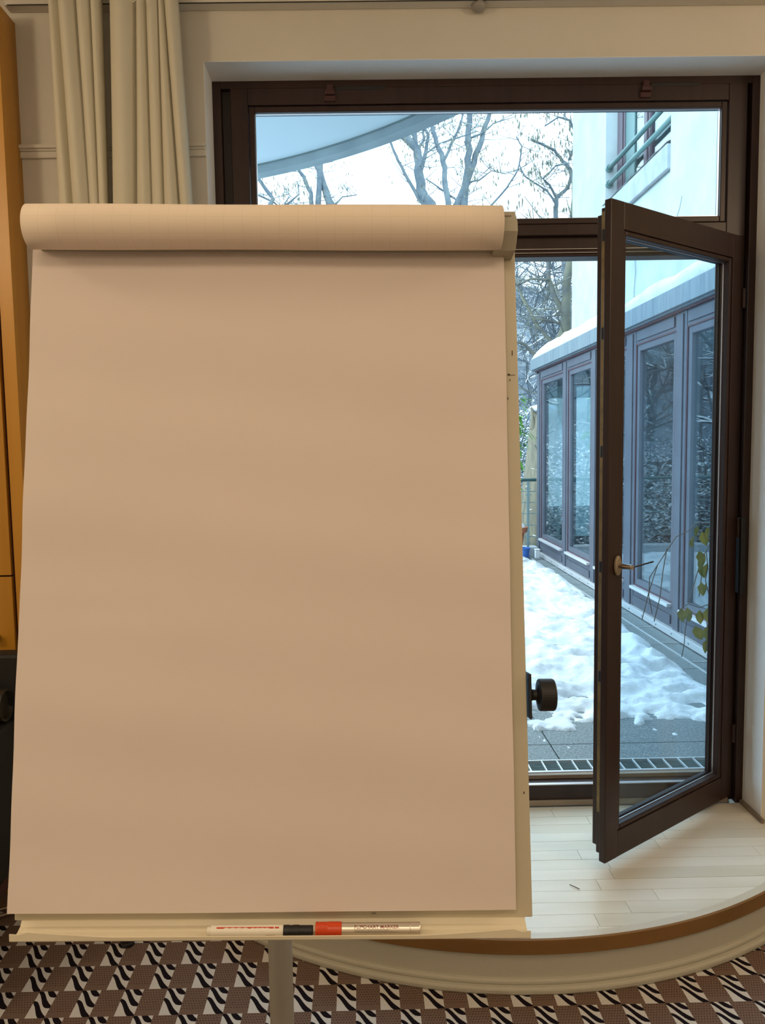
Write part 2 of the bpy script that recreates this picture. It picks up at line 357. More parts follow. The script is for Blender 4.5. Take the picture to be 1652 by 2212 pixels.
# floor strips, clipped to the rounded outline
def clip(poly, a, b):
    out = []
    def side(p): return (b[0] - a[0]) * (p[1] - a[1]) - (b[1] - a[1]) * (p[0] - a[0])
    for i in range(len(poly)):
        p, q = poly[i], poly[(i + 1) % len(poly)]; sp_, sq = side(p), side(q)
        if sp_ >= 0: out.append(p)
        if sp_ * sq < 0:
            t = sp_ / (sp_ - sq); out.append((p[0] + t * (q[0] - p[0]), p[1] + t * (q[1] - p[1])))
    return out
inner = arc(1.441, 2.7285, 40)
jb = MB(); jb.prism(arc(1.44, 2.725), 0.112, 0.149); jb.build('joint_bed', M_joint, pod)
rngp = random.Random(3)
def strip_row(y0, y1, x0, x1, convex):
    x = x0 - rngp.uniform(0, 0.4)
    while x < x1:
        L = rngp.uniform(0.36, 0.62)
        a, b = max(x, x0) , min(x + L, x1)
        x += L
        if b - a < 0.03: continue
        g = 0.0006; poly = [(a + g, y0 + g), (b - g, y0 + g), (b - g, y1 - g), (a + g, y1 - g)]
        if convex:
            for i in range(len(inner) - 1): 
                poly = clip(poly, inner[i], inner[i + 1])
                if len(poly) < 3: break
        if len(poly) < 3: continue
        MB().prism(poly, 0.146, ZP + rngp.uniform(-0.0003, 0.0003)).build('plank', rngp.choice(M_plank), pod)
y = 2.7285
while y > 2.09:
    strip_row(y - 0.0605, y, -0.75, 1.75, True); y -= 0.0605
box('joint_bed', M_joint, XL + 0.003, XR - 0.003, 2.70, 2.872, 0.138, 0.150, pod)
y = 2.7285
while y < 2.86:
    strip_row(y, min(y + 0.0605, 2.868), XL + 0.012, XR - 0.012, False); y += 0.0605
# a twig on the floor
tag(MB().tube([(0.645, 2.335, ZP + .003), (0.655, 2.322, ZP + .004), (0.669, 2.309, ZP + .003)], 0.0012, 6).build('twig', M_smudge), 'short dark twig lying on the pale podium floor', 'twig')
# quarter-round strip along the reveals
for x0, x1 in ((XR - 0.016, XR - 0.002), (XL + 0.002, XL + 0.016)):
    box('baseboard_right' if x0 > 0 else 'baseboard_left', M_greywood, x0, x1, 2.70, 2.868, ZP, ZP + 0.016, bevel=0.004, kind='structure')

# ================================================================ WINDOW FRAME AND DOOR
win = thing('window_1', (0, 0, 0), kind='structure', label='dark brown timber frame with a wide top light above the glazed door')
YB = 2.965
box('frame_stile', M_frame, XL + .002, XL + 0.032, YF, YB, ZP, ZT - .002, win, 0.002)
box('frame_stile', M_frame, XR - 0.030, XR - .002, YF, YB, ZP, ZT - .002, win, 0.002)
box('frame_rail', M_frame, XL + 0.032, XR - 0.030, YF, YB, ZT - 0.028, ZT - .002, win, 0.002)
# recessed inner part of the outer frame
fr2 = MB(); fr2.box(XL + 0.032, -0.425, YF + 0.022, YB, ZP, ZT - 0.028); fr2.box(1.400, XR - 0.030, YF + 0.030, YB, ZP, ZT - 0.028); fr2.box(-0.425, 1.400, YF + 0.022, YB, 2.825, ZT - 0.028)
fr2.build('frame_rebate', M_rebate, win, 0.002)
box('transom_bar', M_frame, -0.43, 1.41, YF + 0.02, YB, 2.245, 2.330, win, 0.003)
tl = MB(); tl.box(-0.43, 1.41, YF + 0.012, YF + 0.02, 2.270, 2.2725); tl.box(-0.43, 1.41, YF + 0.012, YF + 0.02, 2.257, 2.2590)
tl.build('drip_strip', M_alu, win)
# top-light sash
SX0, SX1, SZ0, SZ1, SY = -0.443, 1.417, 2.316, 2.842, YF - 0.004
ts = thing('top_sash', (0, 0, 0)); ts.parent = win
box('stile', M_frame, SX0, SX0 + 0.062, SY, SY + 0.045, SZ0, SZ1, ts, 0.0025)
box('stile', M_frame, SX1 - 0.066, SX1, SY, SY + 0.045, SZ0 - 0.012, SZ1, ts, 0.0025)
box('rail', M_frame, SX0 + 0.062, SX1 - 0.066, SY + 0.0006, SY + 0.045, SZ1 - 0.058, SZ1, ts, 0.0025)
box('rail', M_frame, SX0 + 0.062, SX1 - 0.066, SY + 0.0006, SY + 0.045, SZ0, SZ0 + 0.040, ts, 0.0025)
gx0, gx1, gz0, gz1 = SX0 + 0.086, SX1 - 0.090, 2.388, 2.744
def ring(m, x0, x1, z0, z1, t, y0, y1, tb=None):
    tb = t if tb is None else tb
    m.box(x0, x0 + t, y0, y1, z0, z1); m.box(x1 - t, x1, y0, y1, z0, z1); m.box(x0 + t, x1 - t, y0, y1, z1 - t, z1); m.box(x0 + t, x1 - t, y0, y1, z0, z0 + tb)
    return m
ring(MB(), gx0 - 0.022, gx1 + 0.022, gz0 - 0.030, gz1 + 0.038, 0.021, SY + 0.006, SY + 0.044).build('glazing_bead', M_frame, ts, 0.003)
ring(MB(), gx0 - 0.003, gx1 + 0.003, gz0 - 0.009, gz1 + 0.020, 0.004, SY + 0.018, SY + 0.032).build('gasket', M_alu, ts)
box('pane', G_top, gx0 - 0.002, gx1 + 0.002, SY + 0.030, SY + 0.036, gz0 - 0.01, gz1 + 0.02, ts)
for x in (-0.086, 1.047):
    lt = MB(); lt.box(x - 0.021, x + 0.021, SY - 0.010, SY + 0.006, 2.792, 2.812); lt.box(x - 0.018, x + 0.018, SY - 0.020, SY + 0.01, 2.812, 2.828); lt.box(x - 0.012, x + 0.012, SY - 0.014, SY + 0.02, 2.826, 2.850)
    lt.build('latch', mat('latch_brown', (0.06, 0.02, 0.018), 0.3), win, 0.004)
    box('latch_rod', M_black, x + 0.02, x + 0.20, SY - 0.001, SY + 0.02, 2.833, 2.845, win, 0.002)
# threshold
box('threshold', M_frame, -0.44, 1.41, YF + 0.012, 2.955, ZP + 0.008, 0.236, win, 0.003)
box('threshold_lip', M_alu, -0.44, 1.41, YF + 0.008, YF + 0.024, 0.236, 0.2395, win)
box('threshold_strip', M_greywood, -0.44, 1.41, YF + 0.02 - 0.016, YF + 0.013, ZP, 0.176, win, 0.002)
box('threshold_upstand', M_greywood, -0.44, 1.41, 2.935, 2.96, 0.236, 0.252, win, 0.002)
box('threshold_edge', M_alu, -0.44, 1.41, 2.958, 2.966, 0.249, 0.2545, win)
box('sill_base', M_stone, -0.50, 1.46, 2.98, 3.04, 0.02, 0.19, win)

def sash(parent, w, h, stile, top, bot, pane_m):
    """built in local x 0..w (free edge at 0), y 0 (room face) .. 0.066, z 0..h"""
    for x0, x1, e in ((0, stile, 0), (w - stile, w, 1)):
        m = MB(); m.box(x0, x1, 0, 0.024, 0, h)
        if e == 0: m.box(x0 + 0.014, x1, 0.024, 0.046, 0.018, h - 0.018); m.box(x0 + 0.024, x1, 0.046, 0.068, 0.036, h - 0.034)
        else: m.box(x0, x1 - 0.014, 0.024, 0.046, 0.018, h - 0.018); m.box(x0, x1 - 0.024, 0.046, 0.068, 0.036, h - 0.034)
        m.build('stile', M_frame, parent, 0.002)
    m = MB(); m.box(stile, w - stile, 0.0006, 0.024, h - top, h); m.box(stile, w - stile, 0.024, 0.046, h - top, h - 0.018); m.box(stile, w - stile, 0.046, 0.068, h - top, h - 0.034)
    m.build('rail', M_frame, parent, 0.002)
    m = MB(); m.box(stile, w - stile, 0.0006, 0.024, 0, bot); m.box(stile, w - stile, 0.024, 0.046, 0.018, bot); m.box(stile, w - stile, 0.046, 0.068, 0.036, bot)
    m.build('rail', M_frame, parent, 0.002)
    ring(MB(), stile, w - stile, bot, h - top, 0.016, 0.004, 0.030).build('glazing_bead', M_frame, parent, 0.004)
    ring(MB(), stile + 0.010, w - stile - 0.010, bot + 0.010, h - top - 0.010, 0.008, 0.026, 0.031).build('gasket', M_alu, parent)
    ring(MB(), stile, w - stile, bot, h - top, 0.014, 0.044, 0.062).build('glazing_bead', M_frame, parent, 0.003)
    box('pane', pane_m, stile + 0.004, w - stile - 0.004, 0.032, 0.038, bot + 0.004, h - top - 0.004, parent)
# open leaf: hinge at (1.418, 2.885), free edge at (0.775, 2.400)
HX, HY, FX, FY = 1.418, 2.872, 0.779, 2.405
wl = math.hypot(HX - FX, HY - FY); ang = math.atan2(HY - FY, HX - FX); LH = 2.122
leaf = thing('door_1', (FX, FY, 0.182), ang, kind='structure', label='dark brown glazed door leaf standing open into the room')
sash(leaf, wl, LH, 0.068, 0.084, 0.090, G_door)
# edge hardware on the free stile (in the middle step)
lk = MB(); lk.box(0.0125, 0.0145, 0.027, 0.043, 0.16, LH - 0.03); lk.build('lock_strip', M_lock, leaf)
for z in (0.62, 0.98, 1.35, 1.72, 2.02):
    MB().box(0.009, 0.0135, 0.030, 0.040, z - 0.018, z + 0.018).build('lock_stud', M_black, leaf, 0.002)
box('seal', M_seal, 0.020, 0.025, 0.044, 0.052, 0.04, LH - 0.04, leaf)
hd = thing('door_handle', (0.046, 0, 0.985)); hd.parent = leaf
MB().lathe([(0.012, 0), (0.016, 0.002), (0.016, 0.008), (0.013, 0.011)], 24, Matrix.Diagonal((1, 1, 1, 1))).build('rosette', M_plate, hd, smooth=False, M=Matrix.Rotation(PI / 2, 4, 'X') @ Matrix.Diagonal((1.0, 2.0, 1, 1)))
MB().lathe([(0.0085, 0.008), (0.0085, 0.056), (0.0065, 0.060)], 20).build('neck', M_nickel, hd, smooth=False, M=Matrix.Rotation(PI / 2, 4, 'X'))
MB().box(0.0, 0.115, -0.060, -0.053, -0.0022, 0.0022).build('lever', M_black, hd, 0.001, M=Matrix.Rotation(-0.06, 4, 'Y'))
for z in (0.25, 1.05, 1.9):
    MB().lathe([(0.007, -0.035), (0.007, 0.035)], 14).build('hinge', M_frame, leaf, M=Matrix.Translation((wl + 0.004, -0.004, z)))
# closed leaf behind the flipchart
leaf2 = thing('door_2', (-0.440, YF - 0.006, 0.182), 0, kind='structure', label='closed brown glazed door leaf hidden behind the flipchart')
sash(leaf2, 1.0, LH, 0.076, 0.088, 0.092, G_door)
# dark closer box on the right jamb
box('jamb_catch', M_black, 1.425, 1.445, YF - 0.02, YF + 0.03, 0.98, 1.27, win, 0.004)

# ================================================================ CURTAINS
def curtain(name, xt, xb, label):
    root = thing(name, (0.5 * (xt[0] + xt[-1]), 2.62, 0.03), label=label, cat='curtain')
    ox, oy, oz = root.location
    per = 14; cols = []
    for i in range(len(xt) - 1):
        for k in range(per):
            cols.append((i, k / per))
    cols.append((len(xt) - 2, 1.0))
    m = MB()
    def fn(u, v):
        i, t = cols[min(int(round(u * (len(cols) - 1))), len(cols) - 1)]
        z = 3.06 - v * 3.02
        q = min(max((3.0 - z) / 0.634, -0.1), 2.2)
        xa = xt[i] + (xb[i] - xt[i]) * q; xc = xt[i + 1] + (xb[i + 1] - xt[i + 1]) * q
        wd = abs(xc - xa)
        tt = t + 0.04 * math.sin(z * 2.1 + i)*math.sin(PI*t)
        x = xa + (xc - xa) * tt
        dep = min(0.085, wd * 1.15) * (0.8 + 0.2 * math.sin(i * 2.3))
        yy = -dep * (math.sin(PI * min(max(tt, 0), 1)) ** 0.45) + 0.022 * (0.5 + 0.5 * math.sin(i * 1.7 + 0.4 * z)) + 0.002 * math.sin(5 * z + 7 * t)
        return (x - ox, yy + 2.625 - oy, z - oz)
    m.grid(len(cols), 50, fn)
    m.build('drape', M_cloth, root, smooth=True, solid=0.0022)
    return root
c1 = curtain('curtain', [-.986, -.948, -.890, -.846, -.812], [-.981, -.932, -.877, -.847, -.819], 'cream curtain hanging nearest the wooden cabinet, in four upright folds')
c2 = curtain('curtain', [-.786, -.700, -.666, -.630, -.610, -.567], [-.802, -.722, -.671, -.631, -.586, -.544], 'cream curtain hanging beside the door opening, with a broad flat fold on its left')
MB().tube([(0.012 * math.cos(a * PI / 10) , 0, 0.016 * math.sin(a * PI / 10)) for a in range(10, 21)], 0.0018, 6).build('tie_loop', M_cloth, c2, M=Matrix.Translation((-0.690 + 0.6765, 2.555 - 2.62, 2.985 - 0.03)))

# ================================================================ CABINET, CHAIR
cab = thing('cabinet', (-1.66, 2.70, 0), label='tall orange-brown wooden cabinet at the left edge of the picture', cat='cabinet')
box('carcass', M_oak, -0.50, 0.523, -0.075, 0.08, 0.0, 3.0, cab, 0.002)
fr3 = MB(); fr3.box(0.479, 0.523, -0.100, -0.075, 0.0, 3.0); fr3.box(-0.50, -0.456, -0.100, -0.075, 0, 3.0); fr3.build('frame', M_oak, cab, 0.001)
box('shadow_gap', M_gap, -0.456, 0.479, -0.080, -0.0745, 0.02, 2.98, cab)
box('door', M_oak, -0.450, 0.0, -0.100, -0.080, 0.06, 1.138, cab, 0.001); box('door', M_oak, -0.450, 0.0, -0.100, -0.080, 1.144, 2.95, cab, 0.001)
dr = box('door', M_oak, 0.006, 0.466, -0.100, -0.080, 0.06, 1.138, cab, 0.001)
box('door', M_oak, 0.006, 0.466, -0.100, -0.080, 1.144, 2.95, cab, 0.001)
MB().lathe([(0.006, 0.0), (0.006, 0.014), (0.014, 0.020), (0.014, 0.028), (0.009, 0.032)], 20).build('knob', M_nickel, dr, smooth=True, M=Matrix.Translation((0.413, -0.100, 0.935)) @ Matrix.Rotation(PI / 2, 4, 'X'))

ch = thing('armchair', (-1.46, 2.36, 0.0), 0.0, label='black leather armchair on a chrome sled base at the left edge, partly behind the flipchart', cat='armchair')
box('backrest', M_leather, -0.34, 0.372, 0.03, 0.10, 0.42, 0.925, ch, 0.012)
box('seat', M_leather, -0.30, 0.30, -0.42, 0.03, 0.28, 0.45, ch, 0.03)
box('under_seat_shade', M_gap, -0.31, 0.345, -0.42, 0.10, 0.205, 0.28, ch, 0.01)  # dark red band standing for the shade under the seat
box('side_panel', M_leather, 0.30, 0.352, -0.42, 0.03, 0.25, 0.72, ch, 0.015)
box('side_panel', M_leather, -0.352, -0.30, -0.42, 0.03, 0.25, 0.72, ch, 0.015)
ar = MB().lathe([(0.030, 0.0), (0.043, 0.006), (0.049, 0.02), (0.050, 0.30), (0.044, 0.30), (0.042, 0.285), (0.02, 0.285)], 28).build('arm_roll', mat('arm_roll_leather', (0.022, 0.018, 0.010), 0.5), ch, smooth=False, M=Matrix.Translation((0.045, -0.01, 0.775)) @ Matrix.Rotation(PI / 2, 4, 'Y'))
for k, yy in enumerate((0.19, 0.145)):
    pts = [(0.30, yy, 0.012), (-0.30, yy - 0.32, 0.012)]
    MB().tube(pts, 0.0065, 10).build('base_rail', M_chrome, ch, smooth=True)
for x, y in ((0.22, 0.10), (-0.25, 0.05), (0.22, -0.38), (-0.25, -0.38)):
    MB().tube([(x, y, 0.0), (x, y, 0.22)], 0.009, 10).build('leg', M_chrome, ch, smooth=True)
# small black block on the carpet
ds = thing('door_stop', (-0.763, 2.318, 0), 0.1, label='small black door stop on the carpet, half hidden by the flipchart tray', cat='door stop')
MB().lathe([(0.020, 0), (0.021, 0.004), (0.021, 0.030), (0.016, 0.036)], 20).build('body', M_black, ds)
MB().lathe([(0.0215, 0.010), (0.023, 0.013), (0.0215, 0.016)], 20).build('ring', M_seal, ds)

# ================================================================ FLIPCHART
def rotm(a, b, c):
    return Matrix.Rotation(a, 4, 'Z') @ Matrix.Rotation(b, 4, 'X') @ Matrix.Rotation(c, 4, 'Y')
FM = Matrix.Translation((-0.1411, 0.9886, 0.9407)) @ rotm(0.0013, -0.1746, 0.0162)
fc = thing('flipchart', M=FM, label='tall flipchart easel with a blank pinkish paper pad, standing in front of the window', cat='flipchart')
fi = FM.inverted()
# board (paper plane is local y = 0, towards the camera is -y)
bq = MB(); q_ = [(-0.3358, -0.0145), (0.3645, -0.0145), (0.3580, 0.968), (-0.342, 0.968)]
a_ = [bq.bm.verts.new((x, 0.004, z)) for x, z in q_]; b_ = [bq.bm.verts.new((x, 0.024, z)) for x, z in q_]
for k in range(4): bq.bm.faces.new((a_[k], a_[(k + 1) % 4], b_[(k + 1) % 4], b_[k]))
bq.bm.faces.new(a_[::-1]); bq.bm.faces.new(b_); bq.build('board', M_board, fc, 0.0015)
# tray: sheet folded forward with a lip that rises at both ends
tr = MB()
def trayf(u, v):
    prof = [(0.006, -0.008), (0.005, -0.0155), (0.001, -0.0215), (-0.007, -0.0255), (-0.018, -0.0272), (-0.0285, -0.0268), (-0.0310, -0.0250)]
    k = int(round(v * 7)); xx = -0.3260 + u * 0.6800
    e = min(u, 1 - u); lipz = -0.0208 + 0.0085 * max(0, 1 - e / 0.20) ** 1.2
    if u < 0.02 or u > 0.98: lipz -= 0.004
    if k <= 6: y_, z_ = prof[k]
    else: y_, z_ = -0.0320, lipz
    fl_ = (0.0 if u < 0.5 else 0.0) * (1 - min(1, (abs(y_ - 0.006)) / 0.03)) * (1 if e < 0.02 else 0)
    return (xx + fl_, y_, z_)
tr.grid(61, 8, trayf)
tr.build('tray', M_tray, fc, solid=0.0014)
# pad of sheets and the front sheet with soft waves
box('paper_pad', M_paper, -0.3385, 0.3375, -0.0035, 0.004, 0.002, 0.93, fc, 0.001)
ps = MB()
def sheet(u, v):
    x = -0.3400 + 0.680 * u; z = 0.0 + 0.922 * v
    a = 0.0011 * math.sin(z * 21 + 1.5 * math.sin(x * 3)) + 0.0006 * math.sin(z * 47 + x * 6) + 0.0012 * noise.noise(Vector((x * 5, z * 7, 0.3)))
    a += -0.004 * (1 - v) * (0.4 + 0.6 * u * (1 - u) * 4) * 0.6
    a += 0.0009*math.exp(-((x+0.23)**2/0.02+(z-0.40)**2/0.0004))
    return (x, -0.0075 + a, z)
ps.grid(50, 140, sheet)
ps.build('front_sheet', M_paper, fc, smooth=True)
# rolled-back sheets
R_ = 0.0300
rl = bmesh.new(); uvl = rl.loops.layers.uv.new('UVMap'); nseg = 40; nx = 12
vs = []
for i in range(nx + 1):
    x = -0.3345 + 0.6655 * i / nx
    row = []
    for k in range(nseg + 1):
        a = math.radians(-70 - 325 * k / nseg)
        rr = R_ * (1 - 0.05 * k / nseg) + 0.0005 * math.sin(i * 0.9)
        row.append((rl.verts.new((x, -0.034 + rr * math.cos(a), 0.9395 + rr * math.sin(a))), x, k / nseg * 2 * PI * R_))
    vs.append(row)
for i in range(nx):
    for k in range(nseg):
        q = (vs[i][k], vs[i + 1][k], vs[i + 1][k + 1], vs[i][k + 1])
        f = rl.faces.new([t[0] for t in q])
        for lp, t in zip(f.loops, q): lp[uvl].uv = (t[1] + 1.0, t[2] + 0.012)
mb = MB(); mb.bm.free(); mb.bm = rl
mb.build('rolled_sheets', grid_paper(), fc, smooth=True, solid=0.0016)
# clamp bar with its grey right end
cl = MB(); cl.box(-0.328, 0.325, -0.026, 0.004, 0.915, 0.962); cl.build('clamp_bar', M_clamp, fc, 0.003)
ce = MB()
poly = [(0.004, 0.970), (-0.030, 0.9655), (-0.044, 0.945), (-0.044, 0.930), (-0.026, 0.9095), (0.004, 0.908)]
a_ = [ce.bm.verts.new((0.322, y, z)) for y, z in poly]; b_ = [ce.bm.verts.new((0.3535, y, z)) for y, z in poly]
for k in range(6): ce.bm.faces.new((a_[k], a_[(k + 1) % 6], b_[(k + 1) % 6], b_[k]))
ce.bm.faces.new(a_[::-1]); ce.bm.faces.new(b_)
cend = ce.build('clamp_end', M_clamp, fc, 0.0022)
MB().box(-0.0055, 0.0055, -0.0003, 0.0006, -0.0022, 0.0022).build('label_sticker', M_sticker, cend, M=Matrix.Translation((0.3400, -0.0370, 0.9553)) @ Matrix.Rotation(-0.60, 4, 'X'))
# scuffs on the board margin
for (x, z, w_, h_) in ((0.3515, 0.7690, 0.0006, 0.0035), (0.3460, 0.7370, 0.0016, 0.0012), (0.3475, 0.7290, 0.0006, 0.0010), (0.3440, 0.7020, 0.0005, 0.0016), (0.3560, 0.1500, 0.0007, 0.0013), (0.3510, 0.7365, 0.004, 0.0002)):
    box('scuff_mark', M_smudge, x - w_, x + w_, 0.0032, 0.0042, z - h_, z + h_, fc)
for (x, z) in ((0.149, -0.006),):
    box('scuff_mark', mat('grey_scuff', (0.35, 0.30, 0.22), 0.8), x - 0.003, x + 0.003, -0.0030, -0.0005, z - 0.0006, z + 0.0006, fc)
# knob at the right side
box('side_bracket', M_black, 0.3655, 0.3685, -0.002, 0.03, 0.2495, 0.3115, fc, 0.001)
KM = Matrix.Translation((0.3685, 0.012, 0.281)) @ Matrix.Rotation(PI / 2, 4, 'Y')
kn = MB().lathe([(0.0095, 0.0), (0.0075, 0.004), (0.0075, 0.009), (0.0145, 0.0115), (0.0215, 0.0125), (0.0222, 0.014), (0.0222, 0.032), (0.0212, 0.034), (0.004, 0.034)], 40).build('height_knob', M_black, fc, M=KM, bevel=0.0006)
# pole, base (world-vertical)
pw = fi @ Matrix.Translation((-0.1455, 1.20, 0.0))
po = MB(); po.tube([(0, 0, 0.06), (0, 0, 1.35)], 0.0198, 28); po.build('pole', M_pole, fc, smooth=True, M=pw)
for k in range(5):
    a = k * 2 * PI / 5 + 0.95
    MB().tube([(0, 0, 0.085), (0.30 * math.cos(a), 0.30 * math.sin(a), 0.06)], [0.022, 0.014], 12).build('leg', M_pole, fc, smooth=True, M=pw)
    MB().lathe([(0.024, -0.011), (0.026, -0.008), (0.026, 0.008), (0.024, 0.011)], 20).build('caster', M_black, fc, M=pw @ Matrix.Translation((0.30 * math.cos(a), 0.30 * math.sin(a), 0.026)) @ Matrix.Rotation(PI / 2, 4, 'X'))
box('mount_block', M_black, -0.04, 0.04, 0.024, 0.06, 0.25, 0.40, fc, 0.004)

# markers lying in the tray (axis along local x)
def marker(name, label, x, z, parts):
    M0 = FM @ Matrix.Translation((x, -0.0185, z))
    r = thing(name, M=M0 @ Matrix.Rotation(PI / 2, 4, 'Y'), label=label, cat='marker')
    for nm, prof, m_ in parts: MB().lathe(prof, 28).build(nm, m_, r, smooth=False, bevel=0.0003)
    return r, M0
rib = [(0.0088, 0.0), (0.0091, 0.001)] + [(0.0091 - (0.0004 if i % 2 else 0), 0.002 + i * 0.0012) for i in range(13)] + [(0.0091, 0.0205), (0.0091, 0.0335), (0.0082, 0.0345)]
mk1, m1 = marker('flipchart_marker', 'silver marker with a ribbed red cap, lying in the flipchart tray', 0.0715, -0.0186,
    [('cap', rib, M_red), ('barrel', [(0.0080, 0.0345), (0.0080, 0.1245), (0.0078, 0.125)], M_silver), ('end_plug', [(0.0081, 0.125), (0.0081, 0.1375), (0.0076, 0.1385)], M_silver)])
mk2, m2 = marker('board_marker', 'slim white marker with a black cap and red stripe, lying in the flipchart tray', -0.0715, -0.0200,
    [('end_plug', [(0.0050, 0.0), (0.0055, 0.0005), (0.0055, 0.0045)], M_white), ('barrel', [(0.0070, 0.0045), (0.0075, 0.006), (0.0075, 0.097), (0.0066, 0.101)], M_white),
     ('cap', [(0.0070, 0.1005), (0.0070, 0.108), (0.0066, 0.1085), (0.0066, 0.113), (0.0070, 0.1135), (0.0070, 0.121), (0.0065, 0.1215), (0.0065, 0.1385), (0.0060, 0.1395)], M_black)])
def wrap_text(txt, size, rad, x0, ang0, m, parent, name, width=None):
    cu = bpy.data.curves.new(name, 'FONT'); cu.body = txt; cu.size = size; cu.offset = size*0.02
    to = bpy.data.objects.new(name, cu); COL.objects.link(to)
    bpy.context.view_layer.update()
    me = bpy.data.meshes.new_from_object(to.evaluated_get(bpy.context.evaluated_depsgraph_get()))
    bpy.data.objects.remove(to)
    mx = max(v.co.x for v in me.vertices); k = (width / mx) if width else 1.0
    for v in me.vertices:
        a = ang0 + v.co.y / rad
        # barrel axis: local z; the tray's up is -x in that frame, the camera side is -y
        v.co = Vector((-rad * math.sin(a), -rad * math.cos(a), x0 + v.co.x * k))
    me.materials.append(m); o = bpy.data.objects.new(name, me); COL.objects.link(o); o.parent = parent
    return o
wrap_text('FLIPCHART MARKER', 0.0056, 0.00815, 0.0510, 0.50, M_print, mk1, 'lettering', 0.0590)
def fine_lines(par, x0, rows, m, rad):
    for i, (a, l, h) in enumerate(rows):
        g = MB(); n = 14; rr = random.Random(i)
        x = x0
        while x < x0 + l:
            e = min(x + rr.uniform(0.002, 0.005), x0 + l)
            vs_ = [g.bm.verts.new((-rad * math.sin(t), -rad * math.cos(t), q)) for q, t in ((x, a), (e, a), (e, a + h / rad), (x, a + h / rad))]
            g.bm.faces.new(vs_); x = e + 0.0006
        g.build('small_print', m, par, fixn=False)
fine_lines(mk1, 0.0515, [(0.28, 0.046, 0.0004), (0.16, 0.043, 0.0004), (0.04, 0.052, 0.0004), (-0.08, 0.058, 0.0004)], M_greyprint, 0.00812)
fine_lines(mk2, 0.0780, [(-0.35, 0.012, 0.0004)], M_print, 0.0076)
rb = MB(); n = 60
for i in range(n):
    x0 = 0.013 + 0.082 * i / n
    if 0.0875 < x0 < 0.0895: continue
    t0, t1 = 0.78, 1.06
    q = (x0 - 0.0215) / 0.0082
    if 0 <= q < 4.0: t0 += 0.17 * math.sin(PI * (q % 1.0)) ** 0.6          # white letter bowls cut into the stripe
    q = (x0 - 0.0570) / 0.0062
    if 0 <= q < 4.0: t0 += 0.13 * math.sin(PI * (q % 1.0)) ** 0.6
    x1 = x0 + 0.082 / n
    vs_ = [rb.bm.verts.new((-0.0076 * math.sin(t), -0.0076 * math.cos(t), q_)) for q_, t in ((x0, t0), (x1, t0), (x1, t1), (x0, t1))]
    rb.bm.faces.new(vs_)
rb.build('red_stripe', M_redprint, mk2, fixn=False)

# ================================================================ TERRACE
ter = thing('terrace', (0, 0, 0), kind='structure', label='terrace of large grey slabs outside the door, mostly under snow')
xs = [-4.1, -3.1, -2.1, -1.1, -0.1, 0.9, 1.9, 2.33]
ys = [3.44, 3.62, 4.22, 4.82, 5.42, 6.02, 6.62, 7.22, 7.82, 8.42, 9.02, 9.62, 10.1]
for i in range(len(xs) - 1):
    for j in range(len(ys) - 1):
        box('paving_slab', M_slab, xs[i] + 0.003, xs[i + 1] - 0.003, ys[j] + 0.003, ys[j + 1] - 0.003, 0.05, 0.100, ter)
box('terrace_base', M_stone, -4.1, 2.33, 3.05, 10.15, -0.30, 0.05, ter)
def grate(name, label, loc, rz, L, W, parts_step):
    g = thing(name, loc, rz, label=label, cat='drain grate')
    box('channel', M_dark, 0, L, 0, W, -0.045, -0.012, g)
    box('side_rail', M_zinc, 0, L, 0, 0.008, -0.04, 0.002, g); box('side_rail', M_zinc, 0, L, W - 0.008, W, -0.04, 0.002, g)
    fine = MB()
    yy = 0.016
    while yy < W - 0.012:
        fine.box(0, L, yy, yy + 0.002, -0.020, -0.006); yy += 0.011
    f = fine.build('fine_wires', M_steel, g); f['kind'] = 'stuff'
    b0 = box('cross_bar', M_zinc, -0.003, 0.003, 0.008, W - 0.008, -0.03, 0.001, g)
    n = int(L / parts_step)
    for k in range(1, n): bar_copy(b0, g, (k * parts_step, 0, 0))
    return g
grate('drain_grate', 'narrow galvanised drain grate along the outside of the door threshold', (-0.45, 3.30, 0.105), 0, 2.45, 0.125, 0.070)
grate('drain_grate', 'galvanised drain grate running along the foot of the glazed wing', (2.325, 3.46, 0.105), PI / 2, 6.60, 0.17, 0.50)
# snow blanket
sn = MB()
NX, NY = 300, 420
def snowf(u, v):
    x = -4.0 + 6.16 * u ** 0.8; y = 3.55 + 6.50 * v
    n1 = noise.noise(Vector((x * 1.1, y * 1.1, 1.7))); n2 = noise.noise(Vector((x * 3.6, y * 4.2, 3.1))); n3 = noise.noise(Vector((x * 10, y * 11, 5.2)))
    front = min(1, max(0, (y - 3.78 - 0.30 * n1 - 0.34 * n2 - 0.34 * n3 - 0.16 * noise.noise(Vector((x * 22, y * 24, 1)))) / 0.75))
    edge = 2.16 - 0.10 * min(1, max(0, (6.6 - y) / 0.8)) + 0.05 * n2
    side = min(1, max(0, (edge - x) / 0.14)) ** 0.6
    h = (0.075 + 0.030 * n1 + 0.040 * n2 + 0.026 * n3 + 0.010 * noise.noise(Vector((x * 24, y * 26, 9)))) * front ** 0.7 * side
    # trodden dents
    d = noise.noise(Vector((x * 2.6 + 9, y * 4.5, 8.8)))
    h -= 0.20 * min(0.22, max(0, d - 0.08)) * front * (0.4 + 0.6 * max(0, min(1, (8 - y) / 3))); d2 = noise.noise(Vector((x * 5 + 4, y * 8.5, 2.8))); h -= 0.13 * max(0, d2 - 0.10) * front
    if y > 9.3: h *= max(0.2, 1 - (y - 9.3) * 1.1)
    if front <= 0.01 or side <= 0.03: h = -0.02
    return (x, y, 0.094 + h)
sn.grid(NX, NY, snowf)
so = sn.build('snow_blanket', M_snow, smooth=True); tag(so, 'trodden blanket of snow lying over the terrace slabs', 'snow', kind='stuff')
